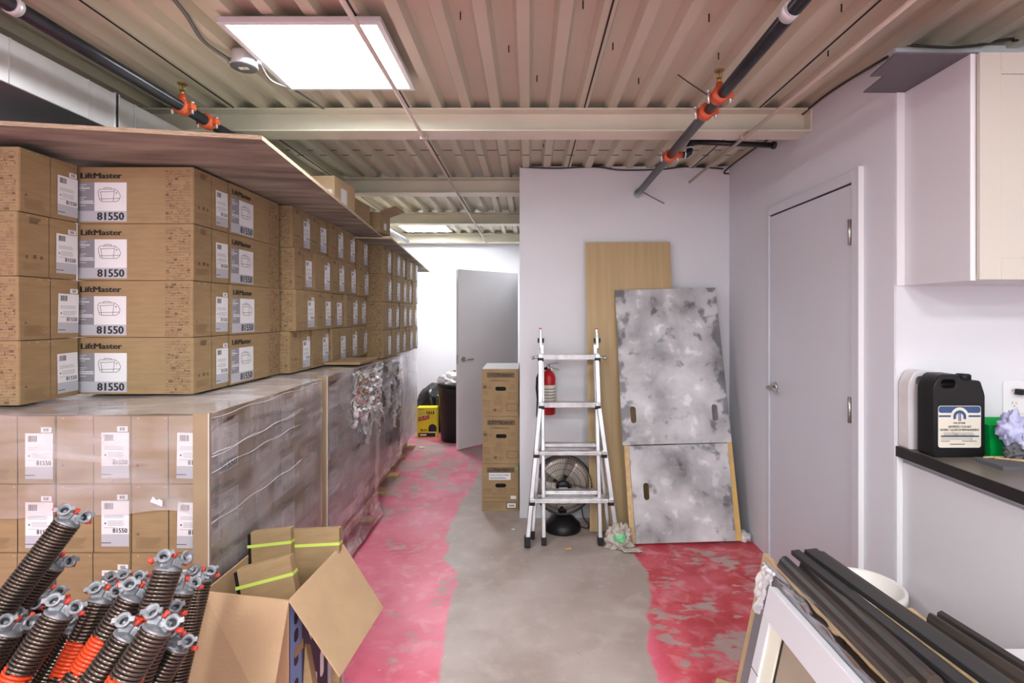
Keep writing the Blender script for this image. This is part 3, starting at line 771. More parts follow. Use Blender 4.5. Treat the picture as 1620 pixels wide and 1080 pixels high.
def twisted_band(pts, r, seed):  # rope-like gathered edge of film
    mb = MB(); mb.tube(pts, [r * (.6 + .8 * abs(noise.noise(Vector(p) * 9 + Vector((seed,0,0))))) for p in pts], 7); return mb

PAL = [(-2.24, -1.150, 1.915, 2.95, 'nearest wrapped pallet'), (-2.24, -1.150, 3.03, 4.07, 'second wrapped pallet'),
       (-2.33, -1.235, 4.16, 5.19, 'third wrapped pallet'), (-2.42, -1.315, 5.26, 6.29, 'farthest wrapped pallet')]
HP = .2455
for i, (x0, x1, y0, y1, nm) in enumerate(PAL):
    pl = ['wooden pallet under the nearest block of wrapped cartons, facing the springs', 'wooden pallet under the second wrapped block from the camera',
          'wooden pallet showing at floor level under the third wrapped block', 'wooden pallet under the farthest whitish wrapped block'][i]
    pallet(x0, x1, y0 + .005, y1 - .005, pl)
    zb = .205; zh = HP - (.010 if i >= 2 else 0)
    cols = [x1 - BW - .004 - c * (BW + .006) for c in range(4)]
    g = 'cartons wrapped on the %s' % nm
    for r_ in range(4):
        z = zb + (3 - r_) * zh
        for c, cx in enumerate(cols):
            for d_ in range(2):
                vis = (i == 0 and d_ == 0) or c == 0 or (r_ == 0)
                if not vis: continue
                if i == 0 and c == 3 and d_ == 0: pass
                yy = y0 + .006 + d_ * (BL + .008)
                fc = []
                if i == 0 and d_ == 0: fc.append('end0')
                if i == 1 and d_ == 0 and c == 0: fc.append('end0')
                if c == 0: fc.append('long0')
                where = ['front-right', 'second-from-right', 'third-from-right', 'leftmost'][c] + (' near' if d_ == 0 else ' rear')
                lab = '%s-layer carton at the %s place of the %s' % (ORD[r_], where, nm)
                # rz=90: occupies x in (ox-BW, ox)
                o = carton(cx + BW + rnd.uniform(-.002, .002), yy, z, PI/2, lab, g, fc, v=(1 if i == 0 else None))
    m_ = M_film if i < 3 else M_filmw
    zt = zb + 4 * zh
    mb = wrapmesh(x0, x1, y0, y1, .03, zt, m_, front_z=(.84 if i == 0 else .1), seed=i * 3, side_bot=.035 if i < 2 else .175)
    if i in (0, 1, 2):
        # overlapping diagonal turns of film as second layers on the aisle side
        for k in range(3):
            a = .25 + k * .27; hgt = .34
            mb.grid(lambda u, v, a=a, hgt=hgt: (x1 + .020 + .003 * noise.noise(Vector((u * 9, v * 5, k + i))), y0 + (y1 - y0) * u, min(zt - .01, a + .16 * u + hgt * v)), 30, 8, 3)
    o = mb.build('stretch_wrap', [M_film, M_films, M_filmt, M_film] if i < 3 else [M_filmw] * 4)
    tag(o, ['clear stretch film wrapped round the nearest carton pallet', 'wrinkled stretch film wrapped round the second carton pallet',
            'torn stretch film wrapped round the third carton pallet', 'dense whitish stretch film wrapped round the farthest pallet'][i], 'film', 'stretch film on the pallets')
    # gathered rope-like edges
    if i == 0:
        for z_, s_ in ((1.045, 1), (1.035, 2), (.985, 4), (1.178, 3), (.80, 7)):
            pts = [(x1 + .021, y0 + (.02 + .5 * (s_ != 3)) * 0 + (y1 - y0) * u / 20 * (1 if s_ == 3 else .75), z_ + .02 * (u / 20) * (s_ % 3) + .004 * math.sin(u + s_)) for u in range(21)]
            twisted_band(pts, .0016, s_).build('film_fold', M_filmw, o)
    if i in (1, 2):
        # torn, bunched film: ragged sheet full of holes hanging on the aisle side
        nu, nv = 90, 60; ya, yb_, za, zc = (y0 + .40, y1 + .02, .62, 1.17) if i == 1 else (y0, y1 - .1, .45, 1.10)
        W_ = nu + 1; vs = []; fs = []
        hole = lambda u, v: noise.noise(Vector((u * 5, v * 4, i * 3.3))) + .45 * noise.noise(Vector((u * 13, v * 9, i)))
        for b in range(nv + 1):
            for a in range(W_):
                u, v = a / nu, b / nv; h_ = hole(u, v); rim = max(0, 1 - abs(h_ - .16) * 9)
                vs.append((x1 + .026 + .022 * rim + .016 * noise.fractal(Vector((u * 9, v * 14 - u * 4, i)), 1, 2, 4), ya + (yb_ - ya) * u + .012 * noise.noise(Vector((u * 8, v * 8, 5))), za + (zc - za) * v + .015 * noise.noise(Vector((u * 8, v * 8, 9)))))
        for b in range(nv):
            for a in range(nu):
                u, v = (a + .5) / nu, (b + .5) / nv
                if hole(u, v) > .16 or v < .25 + .5 * noise.noise(Vector((u * 3, i, 0))) : continue
                fs.append((b*W_+a, b*W_+a+1, (b+1)*W_+a+1, (b+1)*W_+a))
        MB().add(vs, fs, 0, None, True).build('film_fold', M_filmc, o)
        rr = random.Random(i * 5)
        for k in range(6):
            ya = rr.uniform(y0 + .35, y1 - .2); za = rr.uniform(.9, 1.1); pts = [(x1 + .03 + .01 * math.sin(u + k), ya + .018 * u, za - .022 * u + .03 * noise.noise(Vector((u / 4, k, 7)))) for u in range(13)]
            twisted_band(pts, .005, k).build('film_fold', M_filmc, o)
    zbs = zb
# crumpled plastic draped over a carton corner on the second pallet
mb = MB()
def crump(u, v):
    y = 3.42 + .62 * u; z = 1.19 - .30 * v
    n_ = noise.fractal(Vector((u * 6, v * 5, 3)), 1, 2, 4)
    return (-1.118 + .035 * n_ + .02 * (1 - v), y + .02 * n_, z - .05 * math.sin(u * 3))
mb.grid(crump, 60, 40)
tag(mb.build('plastic_sheet', M_filmc), 'crumpled clear plastic sheet draped over the second pallet edge', 'plastic sheet')
mb = MB(); mb.box((-1.44, 3.62, 1.205), (-1.135, 4.05, 1.222)); 
tag(mb.build('flattened_carton', M_card, bevel=.002), 'flattened brown carton lying on the second pallet edge beside the stack', 'carton')
# cardboard corner posts
def corner_post(x, y, z0, z1, label, m):
    mb = MB(); mb.box((x - .048, y - .006, z0), (x + .006, y, z1)); mb.box((x, y, z0), (x + .006, y + .012, z1))
    mb.box((x + .0062, y - .007, z0), (x + .0082, y - .003, z1), 1)
    return tag(mb.build('corner_protector', [m, M_white]), label, 'corner protector', 'cardboard corner protectors')
M_corner = mat('corner_board', (.34, .25, .15), .5, var=.08)
corner_post(-1.150 + .018, 1.915 - .020, .1, 1.20, 'brown cardboard corner protector on the nearest pallet corner', M_corner)
corner_post(-1.150 + .018, 3.03 - .020, .1, 1.20, 'brown cardboard corner protector between the first two wrapped pallets', M_corner)

# torn paper scrap stuck to film
mb = MB(); p = P(248, 791, 1.885)
mb.add([(p.x-.024,p.y,p.z-.006),(p.x+.02,p.y-.002,p.z-.022),(p.x+.022,p.y-.002,p.z-.002),(p.x+.012,p.y-.004,p.z+.006),(p.x+.002,p.y-.004,p.z+.002),(p.x-.012,p.y-.002,p.z+.014)], [(0,1,2,3,4,5)])
tag(mb.build('torn_label', M_white), 'torn white label scrap stuck on the nearest wrapped pallet front', 'label')

# ---------------------------------------------------------------- plywood boards on the stacks
def board(name, c4, t, m_face, label):
    mb = MB(); mb.slab(c4, t, 0); o = mb.build(name, [m_face, M_plyedge])
    o.data.polygons.foreach_set('material_index', [0, 0, 1, 1, 1, 1]); return tag(o, label, 'board', 'plywood boards on the stacks')
board('plywood_board', [(-2.19, 1.86, 2.222), (-.975, 1.965, 2.186), (-1.19, 4.38, 2.168), (-2.40, 4.27, 2.204)], (0,0,.016), M_ply, 'splintered plywood board lying over the nearest carton stacks')
board('plywood_board', [(-2.33, 4.20, 2.16), (-1.10, 4.30, 2.147), (-1.225, 6.70, 2.065), (-2.44, 6.6, 2.08)], (0,0,.014), M_ply, 'darker plywood board drooping over the far cartons')
# splinters on the near edge
o = None
def opencarton(x, y, z, w_, l_, h_, rz, flaps, label, m=M_card2, extra=None):
    t = empty('open_carton', (x, y, z), rz); tag(t, label, 'carton', extra)
    th = .004; mb = MB()
    mb.box((-w_/2, -l_/2, 0), (w_/2, l_/2, th)); mb.box((-w_/2, -l_/2, th), (w_/2, -l_/2 + th, h_)); mb.box((-w_/2, l_/2 - th, th), (w_/2, l_/2, h_))
    mb.box((-w_/2, -l_/2 + th, th), (-w_/2 + th, l_/2 - th, h_)); mb.box((w_/2 - th, -l_/2 + th, th), (w_/2, l_/2 - th, h_))
    mb.build('carton_body', m, t)
    for fs, ang_, ln in flaps:
        mb = MB(); ca, sa = math.cos(ang_), math.sin(ang_)
        if fs in ('x+', 'x-'):
            s_ = 1 if fs == 'x+' else -1; e = Vector((s_ * w_/2, 0, h_)); dv = Vector((s_ * ca, 0, sa)) * ln
            mb.slab([e + Vector((0,-l_/2,0)), e + Vector((0,l_/2,0)), e + Vector((0,l_/2,0)) + dv, e + Vector((0,-l_/2,0)) + dv], Vector((-sa * s_, 0, ca)) * th)
        else:
            s_ = 1 if fs == 'y+' else -1; e = Vector((0, s_ * l_/2, h_)); dv = Vector((0, s_ * ca, sa)) * ln
            mb.slab([e + Vector((-w_/2,0,0)), e + Vector((w_/2,0,0)), e + Vector((w_/2,0,0)) + dv, e + Vector((-w_/2,0,0)) + dv], Vector((0, -sa * s_, ca)) * th)
        mb.build('flap', m, t)
    return t
# closed pale carton, small carton, open carton on the boards
t = empty('pale_carton', (-1.46, 3.50, 2.19), -.06); tag(t, 'pale carton with a white strip standing on the nearer plywood board', 'carton')
MB().box((-.30, -.16, 0), (.27, .17, .215)).build('carton_body', M_card2, t, bevel=.003)
mb = MB(); mb.box((-.29, -.1615, .085), (.255, -.160, .13)); mb.build('white_strip', M_white, t)
mb = MB(); mb.box((.2705, -.06, .06), (.2715, .03, .16)); mb.build('shipping_label', M_white, t)
t = empty('small_carton', (-1.30, 3.90, 2.187), -.05); tag(t, 'small brown carton between the pale carton and the open one', 'carton')
MB().box((-.13, -.17, 0), (.10, .15, .17)).build('carton_body', M_card, t, bevel=.003)
t = opencarton(-1.33, 4.32, 2.19, .36, .26, .15, -.05, [('x+', .35, .13), ('x-', 1.1, .13), ('y+', .5, .12)], 'brown carton with raised flaps standing where the plywood boards overlap', M_card)
mb = MB(); mb.box((.1805, -.03, .03), (.1815, .03, .08)); mb.build('shipping_label', M_white, t)

# ---------------------------------------------------------------- torsion springs
def spring_mesh(L_, R=.0300, wr=.0040, pitch_=.0080, n=20, m=6):
    vs = []; fs = []
    turns = int(L_ / pitch_); N = turns * n
    for i in range(N + 1):
        a = 2 * PI * i / n; z = -L_ + L_ * i / N
        ca, sa = math.cos(a), math.sin(a)
        for k in range(m):
            b = 2 * PI * k / m; rr = R - wr + wr * math.cos(b)
            vs.append((rr * ca, rr * sa, z + wr * math.sin(b)))
    for i in range(N):
        for k in range(m):
            l = (k + 1) % m
            fs.append((i*m + k, (i+1)*m + k, (i+1)*m + l, i*m + l))
    return vs, fs
M_paint = [spring_mat('painted_spring_steel_%d' % i, a, b, i) for i, (a, b) in enumerate([(-.36, -.09), (-.30, -.06), (-.20, -.07), (-.8, -.12)])]
def cone(parent, spin):
    """cast winding cone at the spring's upper end: threaded collar, two socket rings and red set screws"""
    mb = MB(); Rm = Matrix.Rotation(spin, 4, 'Z')
    mb.lathe([(.022, -.012), (.030, -.002), (.030, .003), (.022, .006), (.014, .010)], 20, 0, Rm)
    # saddle between the rings
    for sx in (-1, 1):
        mb.box((min(0, sx * .024), -.012, .004), (max(0, sx * .024), .012, .026), 0, Rm)
    c = mb.build('winding_cone', M_cast, parent, bevel=.003)
    for sx, tilt in ((-1, .25), (1, -.25)):
        # short socket tube, open, its mouth facing outwards and up
        mb = MB(); d_ = Vector((sx * .30, -1.0, .55)).normalized()
        M = Rm @ Matrix.Translation((sx * .021, -.004, .022)) @ d_.to_track_quat('Z', 'Y').to_matrix().to_4x4()
        r0, r1 = .0140, .0095
        mb.lathe([(r0 * .75, -.012), (r0 * .9, -.006), (r0 * .93, .010), (r0 * 1.12, .014), (r0 * 1.12, .018), (r1, .0185), (r1 * .95, -.004)], 18, 0, M)
        q_ = [(r1 * .97 * math.cos(2*PI*k/16), r1 * .97 * math.sin(2*PI*k/16), .002) for k in range(16)]; mb.add(q_, [tuple(range(16))], 1, M)  # black disc paints the darkness inside the socket hole
        for lug in (0, PI): mb.box((r0 * .9, -.005, .012), (r0 * 1.5, .005, .0185), 0, M @ Matrix.Rotation(lug + .6, 4, 'Z'))
        mb.build('socket_ring', [M_cast, M_black], c)
        mb = MB(); M = Rm @ Matrix.Translation((sx * .014, -.004, .022)) @ d_.to_track_quat('Z', 'Y').to_matrix().to_4x4()
        mb.tube([Rm @ Vector((sx * .034, .006, .012)), Rm @ Vector((sx * .046, .006, .018))], .0055, 6)
        mb.build('set_screw', M_boltred, c)
    mb = MB(); mb.tube([Rm @ Vector((0, -.004, .026)), Rm @ Vector((.002, -.006, .038))], .0055, 6); mb.build('set_screw', M_boltred, c)
# tip px, tip py, Y, direction point px, py, paint variant, label
SPR = [
 (107, 826, 1.40, 0, 966, None, 'longest-reaching steel spring, its end standing above all the others'),
 (83, 893, 1.50, 0, 985, None, 'dark torsion spring lying just under the longest-reaching one'),
 (50, 925, 1.57, -30, 1005, None, 'torsion spring with a reddish cone, third from the top of the pile'),
 (76, 948, 1.48, 20, 1060, None, 'torsion spring whose twin rings peek out left of the bare carton wall'),
 (30, 962, 1.40, -40, 1050, None, 'torsion spring at the left edge with a ring over red plastic'),
 (92, 972, 1.25, 15, 1085, 0, 'thick torsion spring with orange paint near the lower left corner'),
 (12, 1000, 1.28, -40, 1080, None, 'torsion spring cut by the left edge, lowest of the pile'),
 (38, 994, 1.32, -15, 1080, None, 'slim torsion spring next to the lowest left-edge one'),
 (119, 1000, 1.45, 65, 1090, 3, 'slim torsion spring with dim orange paint, deep in a gap'),
 (160, 950, 1.36, 95, 1085, 1, 'torsion spring with a long bright orange band, left of its twin'),
 (210, 945, 1.27, 118, 1085, 1, 'torsion spring with orange band, right one of the bright pair'),
 (182, 930, 1.62, 120, 1040, None, 'torsion spring half hidden behind the orange-banded pair, left one'),
 (203, 926, 1.57, 150, 1040, None, 'torsion spring half hidden behind the orange-banded pair, middle one'),
 (226, 928, 1.52, 175, 1040, 2, 'torsion spring with red paint behind the tall middle spring'),
 (266, 900, 1.27, 226, 1010, 2, 'tall torsion spring with two red screws in front of the barcode label'),
 (288, 936, 1.42, 258, 1020, None, 'torsion spring to the right of the tall middle spring'),
 (318, 918, 1.62, 283, 1060, None, 'rightmost torsion spring, partly behind the open carton corner'),
 (260, 975, 1.36, 225, 1060, None, 'short-looking torsion spring with its rings turned right'),
 (202, 1006, 1.20, 140, 1095, None, 'torsion spring with one big ring at the bottom of the pile'),
 (248, 995, 1.16, 190, 1085, 2, 'torsion spring with wide cone and red paint at the lower edge'),
 (279, 1024, 1.14, 240, 1090, None, 'lowest right torsion spring next to the open carton'),
]
SPR_YR = [(1.396, 0.420), (1.428, 0.424), (1.573, 0.421), (1.523, 0.406), (1.450, 0.399), (1.252, 0.463), (1.279, 0.450), (1.348, 0.425), (1.452, 0.445), (1.360, 0.422), (1.273, 0.432), (1.623, 0.404), (1.576, 0.433), (1.524, 0.415), (1.274, 0.423), (1.447, 0.404), (1.632, 0.432), (1.301, 0.417), (1.161, 0.416), (1.137, 0.421), (1.338, 0.412)]   # distance and tilt of each spring, so that none runs through another
for i, (px, py, Y, qx, qy, pv, lab) in enumerate(SPR):
    Y, r_ = SPR_YR[i]; p = P(px, py, Y)
    mm = (px - qx) / (qy - py)
    dX = (mm * (Y + (CAMZ - p.z) * r_) + p.x * r_) / Y
    d_ = Vector((dX, r_, 1)).normalized()
    L_ = (p.z - .022) / d_.z
    L_ = min(L_, 1.25)
    t = empty('torsion_spring', p); t.rotation_mode = 'QUATERNION'; t.rotation_quaternion = d_.to_track_quat('Z', 'Y')
    tag(t, lab, 'spring', 'oiled torsion springs heaped in the corner')
    vs, fs = spring_mesh(L_, R=.0315)
    mb = MB(); mb.add(vs, fs, 0, None, True)
    mb.build('coil', M_coil if pv is None else M_paint[pv], t)
    # keep the cone's rings facing the viewer side
    inv = t.rotation_quaternion.inverted(); tov = inv @ Vector((-p.x * .5, -1, .3)); spin = math.atan2(tov.x, -tov.y) * -1
    spin = math.atan2(tov.y, tov.x) + PI / 2
    cone(t, spin + rnd.uniform(-.5, .5))

# ---------------------------------------------------------------- open carton in the foreground
NL, NR, FR = Vector((-1.112, 1.839, .6)), Vector((-.793, 1.779, .6)), Vector((-.765, 2.218, .6))
FL = NL + (FR - NR); FL.x = -1.10
t = empty('open_carton', ((NL.x + FR.x) / 2, 2.0, 0)); tag(t, 'big open carton with flaps out holding strapped packs, beside the springs', 'carton')
off = Vector(t.location)
def L(v): return tuple(Vector(v) - off)
th = .005
mb = MB()
def vwall(a, b, inn):
    a0, b0 = Vector((a.x, a.y, .004)), Vector((b.x, b.y, .004)); i_ = Vector(inn) * th
    mb.hexa([L(a0), L(b0), L(b0 + i_), L(a0 + i_), L(a), L(b), L(b + i_), L(a + i_)])
vwall(NL, NR, (0,1,0)); vwall(NR, FR, (-1,0,0)); vwall(FR, FL, (0,-1,0)); vwall(FL, NL, (1,0,0))
mb.hexa([L((q.x, q.y, 0)) for q in (NL, NR, FR, FL)] + [L((q.x, q.y, .005)) for q in (NL, NR, FR, FL)])
mb.build('carton_body', M_card2, t)
def flap(a, b, da, db, m=M_card2):
    mb = MB(); nrm = (Vector(b) - Vector(a)).cross(Vector(da)).normalized() * th
    a, b, da, db = map(Vector, (a, b, da, db))
    mb.hexa([L(a), L(b), L(b + db), L(a + da), L(a + nrm), L(b + nrm), L(b + db + nrm), L(a + da + nrm)]); return mb.build('flap', m, t, bevel=.001)
flap(NL + Vector((0,-.002,0)), NR + Vector((0,-.002,0)), (-.004, -.105, -.30), (.002, -.14, -.29))
flap(NR + Vector((.002,.0,0)), FR + Vector((.002,0,0)), (.178, -.03, -.232), (.165, .0, -.262))
flap(FR + Vector((0,.003,0)), FL + Vector((0,.003,0)), (0, .05, -.26), (0, .05, -.26))
# printed right-hand face
ex = (FR - NR); ex.z = 0; Lr = ex.length; ex.normalize()
Mf = MX(Vector(L((NR.x, NR.y, 0))) + Vector((.0012, 0, 0)), ex, (0,0,1))
mb = MB()
quad(mb, Mf, .0, .0, Lr, .598, 1); quad(mb, Mf, .004, .10, .085, .597, 0, .0004)
mb.add([(.004,.02,.0004),(.06,.02,.0004),(.085,.10,.0004),(.004,.10,.0004)], [(0,1,2,3)], 0, Mf)
quad(mb, Mf, Lr - .15, .0, Lr, .30, 3, .0005)
for z0 in (.50, .44, .36, .27, .18):
    mb.add([(x + .045, y + z0, .0008) for x, y in oval(0, .02, .03, .045)], [tuple(range(len(oval(0, .02, .03, .045))))], 2, Mf)
quad(mb, Mf, .035, .385, .095, .42, 4, .001)
for k in range(4): mb.add([(x + .13 + k * .055, y + .12 + .05 * k, .0007) for x, y in oval(0, .02, .03, .10)], [tuple(range(len(oval(0, .02, .03, .10))))], 5, Mf)
mb.tube([Mf @ Vector(q) for q in ((.12,.52,.001),(.125,.46,.001),(.14,.41,.001),(.155,.38,.001))], .002, 5, 5)
mb.build('printed_panel', [M_blue, M_navy, M_black, M_lgrey, M_card, M_white], t)
mb = MB()
for (px, py) in ((383, 967), (397, 969)):
    q = P(px, py, 1.79); mb.box(L((q.x - .006, q.y - .01, q.z)), L((q.x + .006, q.y - .005, q.z + .003)))
# strapped flat packs inside
def pack(name, tl, w_, h_, th_, yaw, roll, label, strap_z):
    t_ = empty('flat_pack', tl); t_.rotation_euler = (-.12, roll, yaw); tag(t_, label, 'flat pack', 'strapped flat packs in the open carton')
    MB().box((0, 0, -h_), (w_, th_, 0)).build('cardboard_sleeve', M_card, t_, bevel=.002)
    mb = MB(); mb.box((-.012, .002, -h_ + .002), (0, th_ - .004, -.008)); mb.build('black_edge', M_blk, t_)
    mb = MB(); mb.box((-.0135, -.0015, strap_z - .011), (w_ + .0015, 0, strap_z)); mb.box((-.0135, 0, strap_z - .011), (-.0125, th_, strap_z)); mb.box((w_, 0, strap_z - .011), (w_ + .0015, th_ + .0015, strap_z)); mb.box((-.0135, th_, strap_z - .011), (w_, th_ + .0015, strap_z))
    mb.build('strap', M_strap, t_)
pack('a', P(396, 842, 2.12), .155, .62, .035, .05, -.09, 'strapped pack at the back left of the open carton', -.048)
pack('b', P(461, 839, 2.16), .190, .64, .035, .03, -.04, 'tallest strapped pack at the right of the open carton', -.055)
pack('c', P(374, 902, 1.90), .185, .56, .045, .10, -.22, 'lower strapped pack in front inside the open carton', -.055)

# ---------------------------------------------------------------- far corner: bin, bags, yellow box
t = empty('trash_bin', (-.875, 6.62, 0)); tag(t, 'black round trash bin stuffed with plastic behind the open door', 'bin')
mb = MB(); mb.lathe([(.195, 0), (.20, .01), (.238, .66), (.252, .665), (.255, .70), (.243, .705), (.236, .68), (.19, .03)], 32); mb.build('bin_body', M_blk, t)
mb = MB(); mb.box((-.10, -.262, .60), (.04, -.235, .645)); mb.build('handle', M_blk, t, bevel=.008)
def blob(name, c, rx, ry, rz_, m, seed, amp=.35, sub=4, parent=None, zmin=None, freq=2.5):
    import bmesh
    bm = bmesh.new(); bmesh.ops.create_icosphere(bm, subdivisions=sub, radius=1)
    for v in bm.verts:
        n_ = noise.fractal(v.co * freq + Vector((seed, seed * .7, 0)), 1.0, 2.0, 4)
        n2 = abs(noise.noise(v.co * freq * 2 + Vector((0, seed, 0))))
        q = v.co * (1 + amp * n_ - amp * .6 * n2)
        v.co = Vector((q.x * rx, q.y * ry, q.z * rz_)) + Vector(c)
        if zmin is not None and v.co.z < zmin: v.co.z = zmin
    me = bpy.data.meshes.new(name); bm.to_mesh(me); bm.free(); me.materials.append(m)
    for p_ in me.polygons: p_.use_smooth = True
    o = bpy.data.objects.new(name, me); col.objects.link(o)
    if parent: o.parent = parent
    return o
tag(blob('plastic_bag', (-.93, 6.56, .74), .16, .13, .09, M_filmw, 3, .6), 'clear plastic film sticking out of the black bin', 'bag')
mb = MB(); mb.slab([(-.94, 6.62, .62), (-.86, 6.62, .62), (-.90, 6.62, .86), (-.96, 6.62, .84)], (0, .006, 0)); tag(mb.build('cardboard_scrap', M_card), 'cardboard scrap poking out of the black bin', 'cardboard')
tag(blob('garbage_bag', (-1.24, 7.1, .28), .26, .20, .33, M_smoke, 9, .15, zmin=.002), 'black garbage bag slumped against the far wall behind the yellow box', 'bag')
t = empty('trash_bag_box', (-1.27, 6.72, 0), .04); tag(t, 'yellow box of black garbage bags on the floor beside the bin', 'box')
mb = MB(); mb.box((-.125, 0, 0), (.125, .16, .375)); mb.build('box_body', M_yellow, t, bevel=.003)
mb = MB(); Mg = MX((-.125, -.0012, 0), (1,0,0), (0,0,1)); 
mb.add([(.02,.205,0),(.155,.235,0),(.155,.285,0),(.02,.255,0)], [(0,1,2,3)], 0, Mg); mb.text('GLAD', .034, Mg @ MX((.030, .222, .001), (1,.22,0), (0,1,0)), 1, width=.115, bold=.012)
mb.text('GLAD', .016, Mg @ Matrix.Translation((.02, .345, .001)), 0, width=.06, bold=.02)
mb.text('BLACK', .03, Mg @ Matrix.Translation((.05, .08, .001)), 2, width=.12, bold=.03)
quad(mb, Mg, .02, .01, .23, .06, 2, .0008); mb.add([(x + .195, y + .11, .001) for x, y in oval(0, 0, .10, .12)], [tuple(range(len(oval(0, 0, .10, .12))))], 2, Mg)
quad(mb, Mg, .04, .025, .12, .045, 1, .0014); quad(mb, Mg, .15, .06, .23, .075, 1, .0014)
for k in range(7): mb.add([(x + .05 + k * .026, y + .31, .001) for x, y in oval(0, 0, .012 if k % 2 else .016, .04)], [tuple(range(len(oval(0, 0, .012, .04))))], 2 if k > 2 else 3, Mg)
mb.build('printed_front', [M_redp, M_white, M_black, M_lgrey], t)

# ---------------------------------------------------------------- stack of three standing cartons by the closet corner
for k in range(3):
    z = k * .3725
    t = empty('file_carton', (-.365 + (.004 if k == 1 else 0), 4.222, z), 0); tag(t, ['bottom carton with a white sticker, stacked by the closet corner', 'middle one of three printed cartons by the closet corner', 'top one of three printed cartons by the closet corner'][k], 'carton', 'three printed cartons by the closet corner')
    W_, D_, H_ = .288, .50, .370
    o = plate([(0,0),(W_,0),(W_,H_),(0,H_)], [oval(.147, .215 if k else .20, .085, .032)], .004, 'front_wall', M_card, t, M=MX((0, .004, 0), (1,0,0), (0,0,1), (0,-1,0)))
    mb = MB(); mb.box((0, .004, 0), (.004, D_, H_)); mb.box((W_ - .004, .004, 0), (W_, D_, H_)); mb.box((.004, D_ - .004, 0), (W_ - .004, D_, H_)); mb.box((.004, .004, 0), (W_ - .004, D_ - .004, .004)); mb.box((.004, .004, H_ - .004), (W_ - .004, D_ - .004, H_), 0)
    mb.box((.01, .05, .02), (W_ - .01, .055, H_ - .02), 1)
    mb.build('carton_body', [M_card, M_seam], t)
    if k == 2: MB().box((.001, .002, H_), (W_ - .001, D_ - .002, H_ + .0015)).build('top_sheet', M_white, t)
    M = MX((0, -.0008, 0), (1,0,0), (0,0,1)); mb = MB()
    quad(mb, M, .038, .302, .255, .342, 0, 0); mb.text('LiftMaster', .026, M @ Matrix.Translation((.147, .312, .0006)), 1, 'CENTER', width=.19, bold=.012)
    if k:
        mb.text('POWERED BY myQ', .010, M @ Matrix.Translation((.137, .275, 0)), 0, 'CENTER', width=.15, bold=.01)
        quad(mb, M, .008, .215, .036, .242, 0, 0); quad(mb, M, .008, .252, .03, .256, 0, 0)
        for (x0, x1, y0, n_) in ((.042, .085, .235, 4), (.008, .05, .195, 5), (.105, .16, .165, 6 if k else 0), (.010, .075, .125, 9), (.09, .165, .125, 7), (.125, .17, .055, 5), (.01, .07, .045, 4), (.20, .278, .185, 9)): lines(mb, M, x0, x1, y0, n_, .0065, 2, k * 7 + n_, .003, 0)
        for (x0, y0, x1, y1) in ((.192,.040,.280,.044),(.192,.096,.280,.100),(.192,.040,.196,.100),(.276,.040,.280,.100),(.222,.212,.256,.214),(.222,.244,.256,.246),(.222,.212,.224,.246),(.254,.212,.256,.246)): quad(mb, M, x0, y0, x1, y1, 0, 0)
        mb.add([(.010,.120,.0),(.024,.120,.0),(.017,.133,.0)], [(0,1,2)], 0, M); quad(mb, M, .232, .222, .246, .236, 2, 0)
        mb.add([(x + .102, y + .048, 0) for x, y in oval(0, 0, .026, .022)], [tuple(range(len(oval(0, 0, .026, .022))))], 0, M)
    else:
        quad(mb, M, .055, .245, .225, .300, 3, 0); mb.text('CEILING MOUNT OPENER', .009, M @ Matrix.Translation((.062, .278, .0006)), 4, width=.15, bold=.02); lines(mb, M, .062, .21, .262, 2, .008, 4, 3, .003, .0006)
        for x0 in (.008, .04, .12, .165, .22): lines(mb, M, x0, x0 + .045, .175, 4, .008, 2, int(x0 * 1000), .004, 0)
        for y0 in (.135, .105, .100, .07): quad(mb, M, .008, y0, .20 if y0 < .13 else .28, y0 + .004, 2, 0)
        quad(mb, M, .225, .095, .268, .120, 3, .0002); quad(mb, M, .190, .018, .275, .070, 0, 0); quad(mb, M, .198, .026, .266, .062, 3, .0003); bars(mb, M, .21, .035, .255, .050, 4, 8)
        lines(mb, M, .008, .18, .075, 7, .008, 2, 6, .003, 0)
        mb.add([(x + .272, y + .335, .0) for x, y in oval(0, 0, .024, .024)], [tuple(range(len(oval(0, 0, .024, .024))))], 5, M)
    mb.build('front_print', [M_print, M_cream2, M_print2, M_white, M_black, M_greenpaint], t)

# ---------------------------------------------------------------- ladder
t = empty('folding_ladder', (.28, 3.60, 0)); tag(t, 'folded aluminium multi-position ladder with flared legs in front of the fan', 'ladder')
lo = Vector(t.location)
def LP(x, z, off_=0): return Vector((x, 3.57 + .16 * z + off_, z)) - lo
def rail(pts, off_, wx=.030, wy=.060, nm='rail', m=M_alu):
    mb = MB()
    for a, b in zip(pts[:-1], pts[1:]): mb.bar(LP(*a, off_), LP(*b, off_), wx, wy)
    return mb.build(nm, m, t, bevel=.004)
# outer (flared) rails and inner (straight) rails, front half of the folded ladder
rail([(-.006, .04), (.083, .93), (.083, 1.27)], 0, nm='outer_rail'); rail([(.590, .04), (.484, .93), (.478, 1.27)], 0, nm='outer_rail')
rail([(.103, .04), (.096, 1.33)], .03, .026, .05, 'inner_rail'); rail([(.481, .04), (.472, 1.33)], .03, .026, .05, 'inner_rail')
